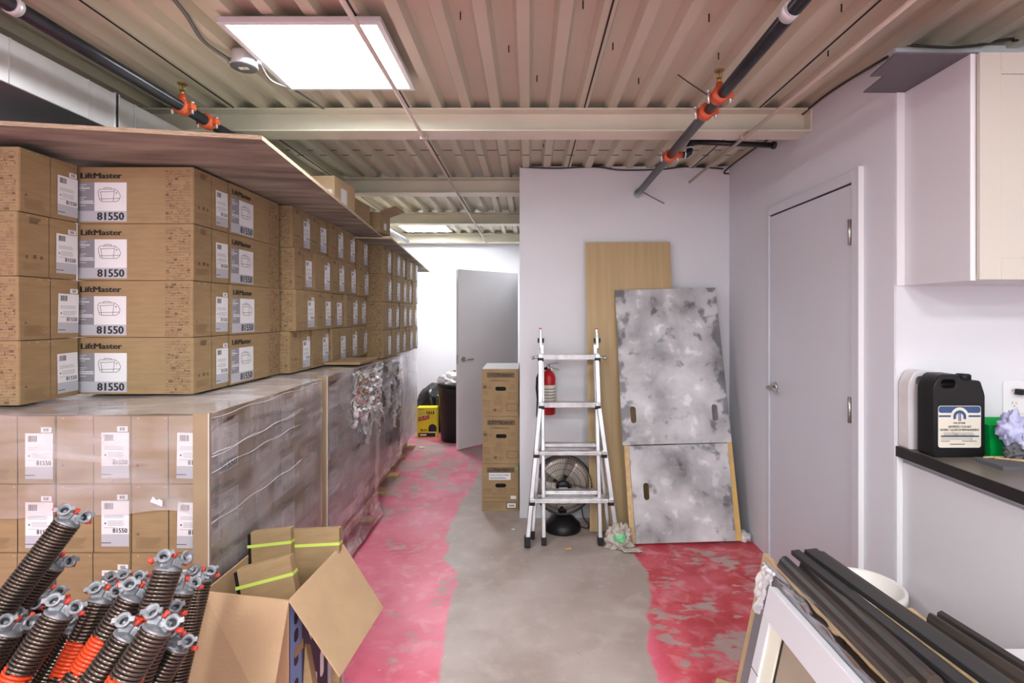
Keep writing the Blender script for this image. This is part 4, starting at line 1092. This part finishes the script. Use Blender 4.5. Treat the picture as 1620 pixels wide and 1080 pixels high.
# rear half, folded flat behind
rail([(.03, .05), (.088, .75), (.088, 1.24)], .13, .026, .045, 'rear_rail'); rail([(.552, .05), (.487, .75), (.482, 1.24)], .13, .026, .045, 'rear_rail')
for s_, x in ((-1, -.008), (1, .593)):
    mb = MB(); mb.bar(LP(x - s_ * .001, 0.002, 0), LP(x, .07, 0), .040, .068); mb.build('foot', M_blk, t, bevel=.006)
for x, o_ in ((.103, .03), (.481, .03), (.028, .13), (.554, .13)):
    mb = MB(); mb.bar(LP(x, 0.002, o_), LP(x, .055, o_), .034, .054); mb.build('foot', M_blk, t, bevel=.005)
for z, xa, xb, o_, hh in ((1.247, .085, .482, 0, .034), (.922, .09, .478, 0, .034), (.605, .055, .512, -.012, .024), (.300, .025, .550, -.012, .026), (.645, .10, .475, .05, .022), (.335, .10, .478, .05, .024), (1.235, .10, .47, .13, .02), (.91, .10, .475, .13, .02), (.60, .085, .49, .13, .018), (.29, .065, .52, .13, .018)):
    mb = MB(); mb.box((xa, -.027, -hh / 2), (xb, .027, hh / 2), 0, Matrix.Translation(LP(0, z, o_)))
    for q in range(3): mb.box((xa + .01, -.0285, -hh / 2 + .004 + q * hh / 3.2), (xb - .01, -.026, -hh / 2 + .007 + q * hh / 3.2), 0, Matrix.Translation(LP(0, z, o_)))
    r_ = mb.build('rung', M_alu, t, bevel=.002)
    if o_ <= 0:
        for x in (xa, xb):
            mb = MB(); mb.box((x - .020, -.034, -.028), (x + .020, .034, -.004), 0, Matrix.Translation(LP(0, z, o_))); mb.build('rung_bracket', M_blk, r_, bevel=.003)
            mb = MB(); mb.box((x - .017, -.036, -.006), (x + .017, .034, .020), 0, Matrix.Translation(LP(0, z, o_))); mb.build('rung_collar', M_zinc, r_, bevel=.003)
for s_, x in ((-1, .083), (1, .482)):
    mb = MB(); a = LP(x + s_ * .0, 1.247, 0); b = LP(x + s_ * .055, 1.243, 0); mb.tube([a, b], [.012, .010], 12); mb.tube([LP(x + s_ * .050, 1.243, 0), LP(x + s_ * .062, 1.236, 0)], .014, 12); mb.build('lock_knob', M_zinc, t)
    mb = MB(); mb.bar(LP(x + .005, 1.30, .03), LP(x + .004, 1.385, .03), .022, .05); mb.bar(LP(x + .004, 1.38, .03), LP(x + .003, 1.44, .03), .018, .035); mb.build('hinge', M_zinc, t, bevel=.005)
    mb = MB(); mb.bar(LP(x + .003, 1.41, .03), LP(x + .003, 1.447, .03), .019, .028); mb.build('release_tab', M_redp, t, bevel=.005)
    mb = MB(); mb.box((-.022, -.02, -.016), (.024, .02, .016), 0, Matrix.Translation(LP(x + .004, 1.36, .03))); mb.build('hinge_lock', M_blk, t, bevel=.003)

# ---------------------------------------------------------------- fan
t = empty('floor_fan', (.245, 3.87, 0)); tag(t, 'round wire-grille fan on a black base behind the ladder', 'fan')
mb = MB(); mb.lathe([(.13, 0), (.132, .012), (.125, .045), (.085, .085), (.05, .10)], 32); mb.build('base', M_blk, t)
mb = MB(); mb.tube([(0, .02, .08), (0, .045, .18), (0, .05, .30)], [.04, .032, .04], 14); mb.build('neck', M_blk, t)
mb = MB(); mb.lathe([(.06, 0), (.07, .02), (.065, .09), (.03, .10)], 20, 0, MX((0, .02, .31), (1,0,0), (0,0,1), (0,1,0))); mb.build('motor', M_blk, t)
Rr = .212; cz = .325
mb = MB(); Mg = MX((0, -.045, cz), (1,0,0), (0,0,1), (0,-1,0))
def ring(r, z, w_): mb.tube([Mg @ Vector((r * math.cos(a * PI / 24), r * math.sin(a * PI / 24), z)) for a in range(48)], w_, 6, 0, True)
dome = lambda r: .035 * (1 - (r / Rr) ** 2)
ring(Rr, -.035, .006)
for r in (.205, .165, .125, .085, .05): ring(r, dome(r), .0018 if r < .2 else .003)
for k in range(60):
    a = 2 * PI * k / 60
    mb.tube([Mg @ Vector((r * math.cos(a), r * math.sin(a), z)) for r, z in ((.045, dome(.045)), (.125, dome(.125)), (.19, dome(.19)), (Rr, -.02))], .0012, 4, 0, False, False)
mb.build('grille', M_grille, t)
mb = MB(); mb.lathe([(.045, 0), (.05, .003), (.044, .012), (.02, .016)], 24, 0, Mg @ Matrix.Translation((0,0,dome(.05)))); quad(mb, Mg, -.03, -.008, .03, .004, 1, dome(.05) + .0165); mb.build('badge', [M_blk, M_lgrey], t)
mb = MB()
for k in range(4):
    a = k * PI / 2 + .4
    mb.grid(lambda u, v, a=a: Mg @ Vector(((.03 + .155 * v) * math.cos(a + (u - .5) * (1.0 + .3 * v)), (.03 + .155 * v) * math.sin(a + (u - .5) * (1.0 + .3 * v)), -.045 + .03 * (u - .5))), 8, 6)
o = mb.build('blade', M_fanback, t); so = o.modifiers.new('solid', 'SOLIDIFY'); so.thickness = .003
mb = MB(); mb.lathe([(.06, -.10), (.15, -.10), (.205, -.06), (.214, -.035)], 36, 0, Mg, True); mb.f = mb.f[:-1]; mb.m = mb.m[:-1]; mb.s = mb.s[:-1]
mb.build('rear_bowl', M_fanback, t)
cable('fan_cord', [(.36, 3.90, .012), (.42, 3.86, .010), (.44, 3.93, .010), (.41, 4.0, .03), (.40, 4.05, .10)], .004, M_cord, 'black power cord curling on the floor behind the fan', 'cord')

# fire extinguisher on the closet wall
t = empty('fire_extinguisher', (.150, 4.015, .80)); tag(t, 'red fire extinguisher hanging on the white wall behind the ladder', 'fire extinguisher')
mb = MB(); mb.lathe([(.045, 0), (.052, .006), (.052, .27), (.045, .30), (.022, .325), (.016, .335)], 28); mb.build('cylinder', M_redp, t)
mb = MB(); mb.lathe([(.0525, .08), (.0528, .081), (.0528, .22), (.0525, .221)], 28, 0); 
for k in range(5): mb.lathe([(.0529, .10 + k * .022), (.0532, .101 + k * .022), (.0532, .108 + k * .022), (.0529, .109 + k * .022)], 28, 1)
mb.build('instruction_label', [M_cream2, M_line], t)
mb = MB(); mb.tube([(0,0,.33), (0,0,.365)], .014, 12); mb.bar((-.01, -.0, .362), (.075, -.045, .335), .014, .006, up=(0,0,1)); mb.bar((-.01, 0, .372), (.07, -.04, .385), .014, .006, up=(0,0,1)); mb.build('valve', M_zinc, t)
mb = MB(); pts = [(-.012, -.01, .345), (-.06, -.01, .33), (-.085, -.005, .27), (-.088, 0, .19), (-.080, 0, .12), (-.078, 0, .06)]
mb.tube(pts, .009, 10); mb.tube([(-.078, 0, .11), (-.078, 0, -.02)], [.011, .016], 12); mb.build('hose', M_blk, t)
mb = MB(); mb.box((-.03, .05, .1), (.03, .064, .36)); mb.build('wall_bracket', M_zinc, t)

# ---------------------------------------------------------------- leaning boards
def lean(name, p0, p1, w_, th_, m, label, cat='board', x_shift=0):
    """board whose bottom edge starts at p0 and top edge at p1 (left corners)"""
    a, b = Vector(p0), Vector(p1); up = (b - a); H_ = up.length; up.normalize(); ex_ = Vector((1,0,0)); ez = ex_.cross(up).normalized(); ex_ = up.cross(ez).normalized()
    return MX(a, ex_, up, ez), H_
M, H_ = lean('', (.437, 3.82, .006), (.430, 4.045, 2.084), 0, 0, None, '')
o = plate([(0,0),(.632,0),(.632,H_),(0,H_)], [], .018, 'wood_board', [M_board], M=M, bevel=.001)
tag(o, 'tall maple-coloured board leaning on the white wall behind the ladder', 'board')
mb = MB(); mb.box((-.0012, .0, -.0005), (.001, H_, .0185), 0, M); mb.build('edge_band', M_yel, None); e_ = col.objects[-1]; e_.parent = o; e_.matrix_parent_inverse = Matrix.Identity(4); e_.matrix_local = M.inverted() @ Matrix.Identity(4)
# grey board: wooden backing, lower and upper mottled panels
M, H_ = lean('', (.688, 3.60, .006), (.640, 3.965, 1.700), 0, 0, None, '')
W_ = .742
t = empty('mottled_board_backing', (0,0,0)); t.matrix_world = M; tag(t, 'yellow-edged wooden backing frame leaning behind the lower mottled panel', 'frame')
mb = MB(); mb.box((-.006, 0, -.018), (.030, H_ - .03, .0)); mb.build('side_batten', M_pine, t, bevel=.002)
mb = MB(); mb.box((W_ - .038, 0, -.018), (W_ + .004, H_ - .03, .0)); mb.build('side_batten', M_yel, t, bevel=.002)
mb = MB(); mb.box((.030, 0, -.018), (W_ - .038, .05, .0)); mb.box((.030, H_ - .08, -.018), (W_ - .038, H_ - .03, .0)); mb.build('cross_batten', M_pine, t, bevel=.002)
z1 = .645; 
o = plate([(.030, .004),(W_ - .040, .004),(W_ - .030, z1 - .007),(.027, z1 - .007)], [oval(.125, .335, .038, .112)], .008, 'mottled_board', [M_slab, M_slabedge], M=M @ Matrix.Translation((0, 0, .001)))
tag(o, 'lower mottled grey panel with one hand slot leaning near the corner', 'panel', 'mottled grey panels leaning near the corner')
o = plate([(-.018, z1),(W_ + .000, z1),(W_ - .004, H_ + .02),(-.002, H_ + .02)], [oval(.070, z1 + .205, .040, .115), oval(W_ - .098, z1 + .205, .040, .115)], .009, 'mottled_board', [M_slab, M_slabedge], M=M @ Matrix.Translation((0, 0, .004)))
tag(o, 'upper mottled grey panel with two hand slots leaning near the corner', 'panel', 'mottled grey panels leaning near the corner')

# rag at the ladder foot
t = blob('rag', (.598, 3.56, .055), .085, .06, .10, M_rag, 4, .55, zmin=.002); tag(t, 'crumpled grey and green rag at the ladder foot', 'rag')
o = blob('green_patch', (.600, 3.525, .085), .045, .04, .035, M_ragg, 8, .5, 3, parent=t)
mb = MB(); mb.grid(lambda u, v: (.59 + .12 * u + .03 * v, 3.52 - .06 * v, .012 + .012 * abs(noise.noise(Vector((u * 5, v * 5, 1))))), 14, 8); o = mb.build('rag_corner', M_rag, t); so = o.modifiers.new('s', 'SOLIDIFY'); so.thickness = .004

# scraps on the floor
for i, (px, py, m_, s_, nm, lab) in enumerate([(630, 719, M_white, .05, 'paper_scrap', 'white paper scrap on the floor beside the third pallet'), (899, 869, M_yel, .035, 'tape_scrap', 'small yellow scrap on the floor in front of the ladder'),
     (668, 708, M_wht, .05, 'paper_scrap', 'crumpled pale scrap on the floor near the yellow box'), (812, 838, M_white, .02, 'paper_scrap', 'tiny white scrap on the floor left of the ladder foot'), (560, 1008, M_wht, .02, 'paper_scrap', 'tiny scrap on the floor right of the open carton')]):
    Y = F * CAMZ / (py - CY); q = P(px, py, Y); mb = MB()
    mb.grid(lambda u, v: (q.x + (u - .5) * s_ * 1.2, q.y + (v - .5) * s_, .004 + .35 * s_ * abs(noise.noise(Vector((u * 3, v * 3, i))))), 5, 5); tag(mb.build(nm, m_), lab, 'scrap')
tag(blob('plastic_wad', (XR - .06, 3.66, .035), .05, .06, .035, M_filmc, 5, .5, 3, zmin=.002), 'small crumpled clear plastic in the wall corner by the panels', 'plastic')

# ---------------------------------------------------------------- right foreground: leaning panels and mouldings
def leanslab(name, Xb, Xt, Zt, Ya, Yb, th_, m, parent=None):
    """slab leaning to +x, its face towards -x; spans Ya..Yb"""
    a = Vector((Xb, Yb, 0)); up = Vector((Xt - Xb, 0, Zt)); H_ = up.length; up.normalize(); ex_ = Vector((0, -1, 0)); ez = ex_.cross(up).normalized()
    return MX(a, ex_, up, ez), H_, Yb - Ya
# white framed window panel
M, H_, W_ = leanslab('', .705, .842, .625, .60, 1.816, 0, None)
t = empty('framed_panel', (0,0,0)); t.matrix_world = M; tag(t, 'white framed panel with a beige pane leaning in the right foreground', 'panel')
mb = MB(); fr = .10
for a, b in (((0, H_ - fr, 0), (W_, H_, .03)), ((0, 0, 0), (W_, fr, .03)), ((0, fr, 0), (.050, H_ - fr, .03)), ((W_ - fr, fr, 0), (W_, H_ - fr, .03))): mb.box(a, b)
mb.build('frame', M_cab, t, bevel=.002)
for z_ in (.36, .26): MB().box((-.0005, z_, .0295), (.051, z_ + .0025, .0306)).build('frame_joint', M_seam, t)
MB().box((.050, fr, .010), (.115, H_ - fr, .022)).build('foam_strip', M_cream2, t)
MB().box((.121, fr, .006), (W_ - fr, H_ - fr, .012)).build('pane', M_beige, t)
MB().box((.115, fr, .006), (.121, H_ - fr, .016)).build('pane_gasket', M_seam, t)
# grey metal panel wrapped in plastic
M, H_, W_ = leanslab('', .730, .868, .640, .60, 1.93, 0, None)
t = empty('metal_panel', (0,0,0)); t.matrix_world = M; tag(t, 'grey metal panel in clear plastic leaning behind the white framed panel', 'panel')
MB().box((0, 0, -.004), (W_, H_, .020)).build('sheet', M_gmetal, t, bevel=.003)
mb = MB(); mb.grid(lambda u, v: Matrix.Identity(4) @ Vector((W_ * u - .01, H_ + .012 * (1 - abs(2 * v - 1)) + .012 * noise.noise(Vector((u * 18, v * 4, 1))), -.02 + .05 * v)), 60, 6)
mb.grid(lambda u, v: Vector((-.02 + .11 * u * (0.6 + .4 * v), H_ - .16 + .17 * v, .024 + .02 * noise.fractal(Vector((u * 4, v * 4, 6)), 1, 2, 3))), 24, 24)
mb.build('plastic_wrap', M_filmc, t)
for k, (a, b) in enumerate(((.03, .06), (.035, .08), (.03, .13), (.045, .13), (.035, .15))): MB().tube([(a, H_ - b, .0195), (a, H_ - b, .0205)], .0028, 8).build('rivet_hole', M_white, t)
# cardboard sheets and flat packs behind (they carry the mouldings)
for k, (xb, xt, zt_, ya, yb, th_, lab) in enumerate(((.747, .886, .655, .60, 2.01, .022, 'tan cardboard sheet leaning between the metal panel and the black mouldings'),)):
    M, H_, W_ = leanslab('', xb, xt, zt_, ya, yb, 0, None)
    o = MB().box((0, 0, -.010), (W_, H_, .008)).build('cardboard_sheet', M_card2, None, bevel=.002); o.matrix_world = M; tag(o, lab, 'cardboard')
t = empty('lumber_stack', (1.17, 1.3, 0)); tag(t, 'low stack of boards carrying the black mouldings in the right foreground', 'lumber')
for k in range(4): MB().box((-.14 , -.75, k * .14), (.16 - k * .01, .52, k * .14 + .135)).build('plank', M_pine, t, bevel=.003)
# mouldings: long profiled strips lying side by side, pointing into the room
def moulding(a, b, w_, h_, kind, m, label):
    a, b = Vector(a), Vector(b); d_ = (b - a); Ln = d_.length; d_.normalize(); up = Vector((0,0,1)); ex_ = d_.cross(up).normalized(); up = ex_.cross(d_).normalized()
    M = MX(a, ex_, up, -d_); mb = MB()
    if kind == 'round': prof = [(-w_/2, 0), (-w_/2, h_*.5), (-w_*.38, h_*.85), (-w_*.15, h_), (w_*.1, h_*.95), (w_*.3, h_*.7), (w_*.42, h_*.35), (w_/2, h_*.3), (w_/2, 0)]
    elif kind == 'double': prof = [(-w_/2, 0), (-w_/2, h_*.7), (-w_*.35, h_), (-w_*.1, h_*.9), (-w_*.05, h_*.45), (w_*.05, h_*.4), (w_*.12, h_*.8), (w_*.35, h_*.9), (w_/2, h_*.5), (w_/2, 0)]
    else: prof = [(-w_/2, 0), (-w_/2, h_*.4), (-w_*.2, h_*.5), (-w_*.12, h_), (w_*.5, h_*.85), (w_*.5, 0)]
    n_ = len(prof)
    vs = [(x, y, -z) for z in (0, Ln) for x, y in prof]
    mb.add(vs, [(i, (i+1) % n_, n_ + (i+1) % n_, n_ + i) for i in range(n_)], 0, M, False)
    mb.add(vs[:n_], [tuple(range(n_))[::-1]], 0, M); mb.add(vs[n_:], [tuple(range(n_))], 0, M)
    return tag(mb.build('moulding', m, bevel=.0015), label, 'moulding', 'dark mouldings in the right foreground')
zt0 = .655
def mpt(px, py, z):   # point on plane of height z
    Y = F * (CAMZ - z) / (py - CY); return P(px, py, Y)
moulding(mpt(1240, 897, .655), mpt(1440, 1098, .675), .046, .040, 'round', M_blkr, 'rounded black moulding next to the tan cardboard edge')
moulding(mpt(1273, 903, .665), mpt(1478, 1098, .680), .046, .044, 'round', M_blkr, 'scuffed black moulding second from the cardboard edge')
moulding(mpt(1296, 912, .650), mpt(1512, 1099, .672), .040, .030, 'double', M_blkr, 'scuffed dark moulding with a pale edge between the black ones')
moulding(mpt(1262, 877, .705), mpt(1545, 1101, .712), .048, .018, 'flat', M_blkm, 'flat black moulding whose tip reaches farthest into the room')
moulding(mpt(1288, 876, .712), mpt(1608, 1104, .718), .072, .020, 'flat', M_blkm, 'wide flat black moulding on top of the pile')
moulding(mpt(1480, 987, .62), mpt(1660, 1105, .62), .060, .040, 'double', M_blkr, 'short brown-black moulding lying apart near the white cabinet')
moulding(mpt(1474, 1000, .60), mpt(1640, 1112, .60), .030, .020, 'flat', M_zinc, 'shiny metal strip beneath the separate short moulding')
t = empty('moulding_support', (1.42, 1.35, 0)); tag(t, 'upright board bundle standing against the white base cabinet', 'lumber')
MB().box((-.075, -.6, 0), (.085, .20, .585)).build('board', M_cab, t, bevel=.003)

# wood offcuts
for (px, py, Y, lx, ly, lz, rz, lab) in ((1172, 1066, 2.14, .16, .085, .05, -.5, 'pine offcut lying higher against the leaning panels'), (1150, 1098, 2.02, .24, .10, .04, .05, 'pine offcut at the bottom edge near the leaning panels')):
    x = (px - CX) * Y / F; z0 = 0 if 'bottom' in lab else .0
    o = MB().box((-lx/2, -ly/2, 0), (lx/2, ly/2, lz)).build('wood_offcut', M_pine, None, bevel=.002); o.location = (x - (.02 if z0 == 0 else 0), Y, z0); o.rotation_euler = (0,0,rz); tag(o, lab, 'wood', 'pine offcuts on the floor')

# bucket
t = empty('bucket', (1.345, 2.16, 0)); tag(t, 'empty white plastic bucket on the floor between door and black mouldings', 'bucket')
mb = MB(); mb.lathe([(.115, 0), (.118, .01), (.138, .40), (.146, .402), (.146, .43), (.150, .432), (.150, .462), (.142, .466), (.134, .46), (.112, .02)], 40); mb.f = mb.f[:-1]; mb.m = mb.m[:-1]; mb.s = mb.s[:-1]
mb.lathe([(.112, .018), (.112, .022)], 40)
mb.build('bucket_body', M_wht, t)
mb = MB(); mb.tube([(.152 * math.cos(a), .152 * math.sin(a), .42 - .09 * abs(math.sin(a))) for a in [PI * k / 20 - PI for k in range(21)]], .0025, 6); mb.build('bail_handle', M_zinc, t)

# ---------------------------------------------------------------- kitchenette
t = empty('base_cabinet', (1.55, .9, 0)); tag(t, 'white base cabinet under the black-edged worktop', 'cabinet')
MB().box((.018, -1.4, .0), (.60, 1.335, .958)).build('cabinet_body', M_cab, t)
for k in range(4): MB().box((0, -1.39 + k * .68, .02), (.018, -1.39 + k * .68 + .676, .935)).build('front_panel', M_cab, t, bevel=.002)
struct(MB().box((XR + .001, YK - .015, 0), (XR + .025, YK - .0045, .958)).build('trim_3', M_trimw))
struct(MB().box((XR + .001, YK - .015, 1.667), (XR + .034, YK - .0045, 2.466)).build('trim_4', M_trimw))
t = empty('worktop', (1.53, .9, .96)); tag(t, 'dark wood-look worktop with black front edge along the right', 'worktop')
MB().box((0.004, -1.4, 0), (.62, 1.336, .040)).build('top', M_top, t)
MB().box((-.002, -1.4, -.001), (.004, 1.336, .0405)).build('front_edge', M_topedge, t)
t = empty('wall_cabinet', (1.56, 1.88, 1.667)); tag(t, 'cream wall cabinet hanging in the upper right corner', 'cabinet')
MB().box((0, .02, 0), (1.0, .36, .80)).build('cabinet_body', M_cab, t, bevel=.001)
mb = MB(); mb.box((.0, .016, 0), (.018, .020, .80)); mb.build('front_edge', M_trimw, t)
def shaker(x0, x1, nm):
    mb = MB(); z0, z1_ = .002, .798; rl = .075
    mb.box((x0, 0, z0), (x0 + rl, .016, z1_)); mb.box((x1 - rl, 0, z0), (x1, .016, z1_)); mb.box((x0 + rl, 0, z0), (x1 - rl, .016, z0 + rl)); mb.box((x0 + rl, 0, z1_ - rl), (x1 - rl, .016, z1_)); mb.box((x0 + rl, .007, z0 + rl), (x1 - rl, .016, z1_ - rl))
    return mb.build(nm, M_cabd, t, bevel=.0015)
shaker(.020, .50, 'door'); shaker(.504, .98, 'door')
o = plate([(1.299, 1.897),(1.80, 1.90),(1.80, 2.234),(1.393, 2.234),(1.376, 2.078),(1.324, 2.082)], [], .006, 'grey_sheet', M_sheetgrey, M=Matrix.Translation((0, 0, 2.4675)))
tag(o, 'notched dark grey sheet lying on top of the wall cabinet', 'sheet')
# outlet
t = empty('power_outlet', (2.02, YK, 1.20)); tag(t, 'white wall outlet with a black plug above the worktop', 'outlet')
MB().box((-.045, -.006, -.068), (.045, 0, .068)).build('cover_plate', M_trimw, t, bevel=.003)
for dz in (.026, -.026):
    mb = MB(); Mo = MX((0, -.0064, dz), (1,0,0), (0,0,1)); q = oval(0, 0, .034, .030); mb.add([(x, y, 0) for x, y in q], [tuple(range(len(q)))], 0, Mo)
    quad(mb, Mo, -.009, .0, -.007, .010, 1, .0004); quad(mb, Mo, .007, .0, .009, .008, 1, .0004); q = oval(0, -.008, .005, .005); mb.add([(x, y, .0004) for x, y in q], [tuple(range(len(q)))], 1, Mo)
    mb.build('socket', [M_wht, M_black], t)
t = empty('power_plug', (2.03, YK - .008, 1.227)); tag(t, 'black power plug pushed in the upper socket of the wall outlet', 'plug')
mb = MB(); mb.box((-.012, -.030, -.012), (.014, .0, .012)); mb.build('plug_body', M_blk, t, bevel=.004)
mb = MB(); mb.tube([(.0, -.022, 0), (.04, -.03, .004), (.10, -.035, -.005), (.16, -.03, -.08), (.2, -.02, -.2)], .006, 8); mb.build('cord', M_blk, t)

# jugs
jug = [(.006,0),(.194,0),(.2,.008),(.2,.235),(.196,.252),(.184,.288),(.178,.294),(.118,.294),(.108,.300),(.098,.314),(.088,.318),(.036,.318),(.022,.310),(.004,.278),(0,.262),(0,.008)]
hole = oval(.058, .281, .056, .030)
t = empty('coolant_jug', (1.548, 2.055, 1.0)); tag(t, 'black coolant jug with a stained blue and cream label on the worktop', 'jug')
plate(jug, [hole], .085, 'jug_body', M_blk, t, bevel=.010, smooth=True, M=MX((0, .085, 0), (1,0,0), (0,0,1), (0,-1,0)))
mb = MB(); mb.lathe([(.024, .0), (.024, .022), (.021, .026)], 24, 0, Matrix.Translation((.148, .042, .290)));
for k in range(24): a = 2 * PI * k / 24; mb.box((-.0015, .023, .002), (.0015, .0255, .022), 0, Matrix.Translation((.148, .042, .290)) @ Matrix.Rotation(a, 4, 'Z'))
mb.build('cap', M_blk, t)
M = MX((.018, -.0012, .038), (1,0,0), (0,0,1)); mb = MB(); W_, H_ = .164, .160
q = oval(W_/2, H_/2, W_, H_); 
def rrect(x0, y0, x1, y1, r, n=5):
    pts = []
    for cx_, cy_, a0 in ((x1-r, y1-r, 0), (x0+r, y1-r, PI/2), (x0+r, y0+r, PI), (x1-r, y0+r, 1.5*PI)):
        for k in range(n + 1): a = a0 + PI/2 * k/n; pts.append((cx_ + r*math.cos(a), cy_ + r*math.sin(a)))
    return pts
def poly(pts, mi, off_): mb.add([(x, y, off_) for x, y in pts], [tuple(range(len(pts)))], mi, M)
poly(rrect(0, 0, W_, H_, .010), 0, 0); poly(rrect(.002, .133, W_ - .002, H_ - .002, .009), 1, .0003)
quad(mb, M, .002, .117, W_ - .002, .124, 1, .0004)
q = [(W_/2 + .034 * math.cos(2*PI*k/32), .120 + .034 * math.sin(2*PI*k/32)) for k in range(32)]; poly(q, 0, .0006)
# horseshoe-shaped blue emblem: arch with a centre bar
cxx, cyy = W_/2, .118
def arc(r0, r1, a0, a1, mi, off_, n=18):
    vs = []
    for k in range(n + 1):
        a = a0 + (a1 - a0) * k / n; vs += [(cxx + r0 * math.cos(a), cyy + r0 * math.sin(a), off_), (cxx + r1 * math.cos(a), cyy + r1 * math.sin(a), off_)]
    mb.add(vs, [(2*k, 2*k+1, 2*k+3, 2*k+2) for k in range(n)], mi, M)
arc(.014, .025, -.45, PI + .45, 1, .0009); quad(mb, M, cxx - .005, cyy - .016, cxx - .001, cyy + .015, 1, .0009); quad(mb, M, cxx + .001, cyy - .016, cxx + .005, cyy + .015, 1, .0009)
mb.text('MOPAR', .007, M @ Matrix.Translation((cxx, .091, .0009)), 2, 'CENTER', width=.045, bold=.04)
mb.text('ANTIFREEZE / COOLANT', .0085, M @ Matrix.Translation((cxx, .076, .0009)), 2, 'CENTER', width=.088, bold=.02)
mb.text('MATIERE / LIQUIDE DE REFROIDISSEMENT', .0085, M @ Matrix.Translation((cxx, .064, .0009)), 2, 'CENTER', width=.148, bold=.02)
lines(mb, M, .02, .145, .056, 3, .0045, 2, 5, .0012, .0009)
quad(mb, M, .010, .041, W_ - .008, .0465, 1, .0008)
lines(mb, M, .01, .15, .036, 2, .005, 2, 9, .0012, .0009); lines(mb, M, .01, .05, .024, 1, .005, 2, 9, .002, .0009); lines(mb, M, .09, .155, .024, 1, .005, 2, 9, .002, .0009); lines(mb, M, .045, .11, .012, 1, .005, 2, 9, .0025, .0009)
mb.build('label', [M_cream, M_dblue, M_black], t)
t = empty('white_jug', (1.535, 2.165, 1.0)); tag(t, 'dirty white plastic jug standing behind the black coolant jug', 'jug')
M_jw = mat('scuffed_white_jug', (.70, .69, .71), .35, c2=(.62, .60, .61), scale=10)
plate(jug, [oval(.058, .279, .056, .034)], .062, 'jug_body', M_jw, t, bevel=.012, smooth=True, M=MX((0, .066, 0), (1,0,0), (0,0,1), (0,-1,0)))
mb = MB(); mb.lathe([(.020, .0), (.020, .022), (.018, .024)], 20, 0, Matrix.Translation((.148, .034, .290))); mb.build('cap', M_wht, t)

# green tray, plastic bags, dark tray with sticks
t = empty('green_tub', (1.90, 2.13, 1.0), -.05); tag(t, 'bright green plastic tub on the worktop behind lilac plastic bags', 'tub')
mb = MB(); a, b, h_ = .125, .075, .125
mb.box((-a, -b, 0), (a, b, .004)); mb.slab([(-a, -b, .004), (a, -b, .004), (a + .012, -b - .01, h_), (-a - .012, -b - .01, h_)], (0, .003, 0)); mb.slab([(-a, b, .004), (a, b, .004), (a + .012, b + .008, h_), (-a - .012, b + .008, h_)], (0, -.003, 0))
mb.slab([(-a, -b, .004), (-a, b, .004), (-a - .012, b + .008, h_), (-a - .012, -b - .01, h_)], (.003, 0, 0)); mb.slab([(a, -b, .004), (a, b, .004), (a + .012, b + .008, h_), (a + .012, -b - .01, h_)], (-.003, 0, 0))
mb.build('tub_body', M_green, t, bevel=.001)
tag(blob('plastic_bag', (1.800, 2.0, 1.120), .045, .035, .060, M_lilac, 2, .5), 'upright lilac plastic bag leaning on the green tub', 'bag', 'lilac plastic bags by the green tub')
tag(blob('plastic_bag', (1.875, 1.97, 1.075), .070, .045, .045, M_paleblue, 6, .6), 'pale blue crumpled plastic bag in front of the green tub', 'bag', 'lilac plastic bags by the green tub')
tag(blob('plastic_bag', (1.80, 1.99, 1.034), .035, .03, .033, M_dkgrey, 12, .4), 'dark crumpled bag piece at the foot of the green tub', 'bag')
tag(blob('plastic_bottle', (1.735, 1.72, 1.05), .018, .02, .055, M_lilac, 7, .2), 'small purple bottle cut by the right edge on the worktop', 'bottle')
o = plate([(0,0),(.24,-.03),(.26,.07),(.10,.125),(.0,.125)], [], .014, 'drawer_tray', M_dkgrey, M=Matrix.Translation((1.665, 1.885, 1.0))); tag(o, 'dark tray lying on the worktop in front of the green tub', 'tray')
for k, (x0, y0, x1, y1) in enumerate(((1.69, 1.995, 1.79, 2.0), (1.72, 1.985, 1.83, 1.94), (1.76, 1.96, 1.86, 1.90))):
    o = MB().tube([(x0, y0, 1.017), (x1, y1, 1.017)], .0032, 8).build('wooden_stick', M_pine); tag(o, ['wooden stick at the back rim of the dark tray', 'wooden stick lying across the middle of the dark tray', 'wooden stick nearest the front of the dark tray'][k], 'stick', 'wooden sticks on the dark tray')
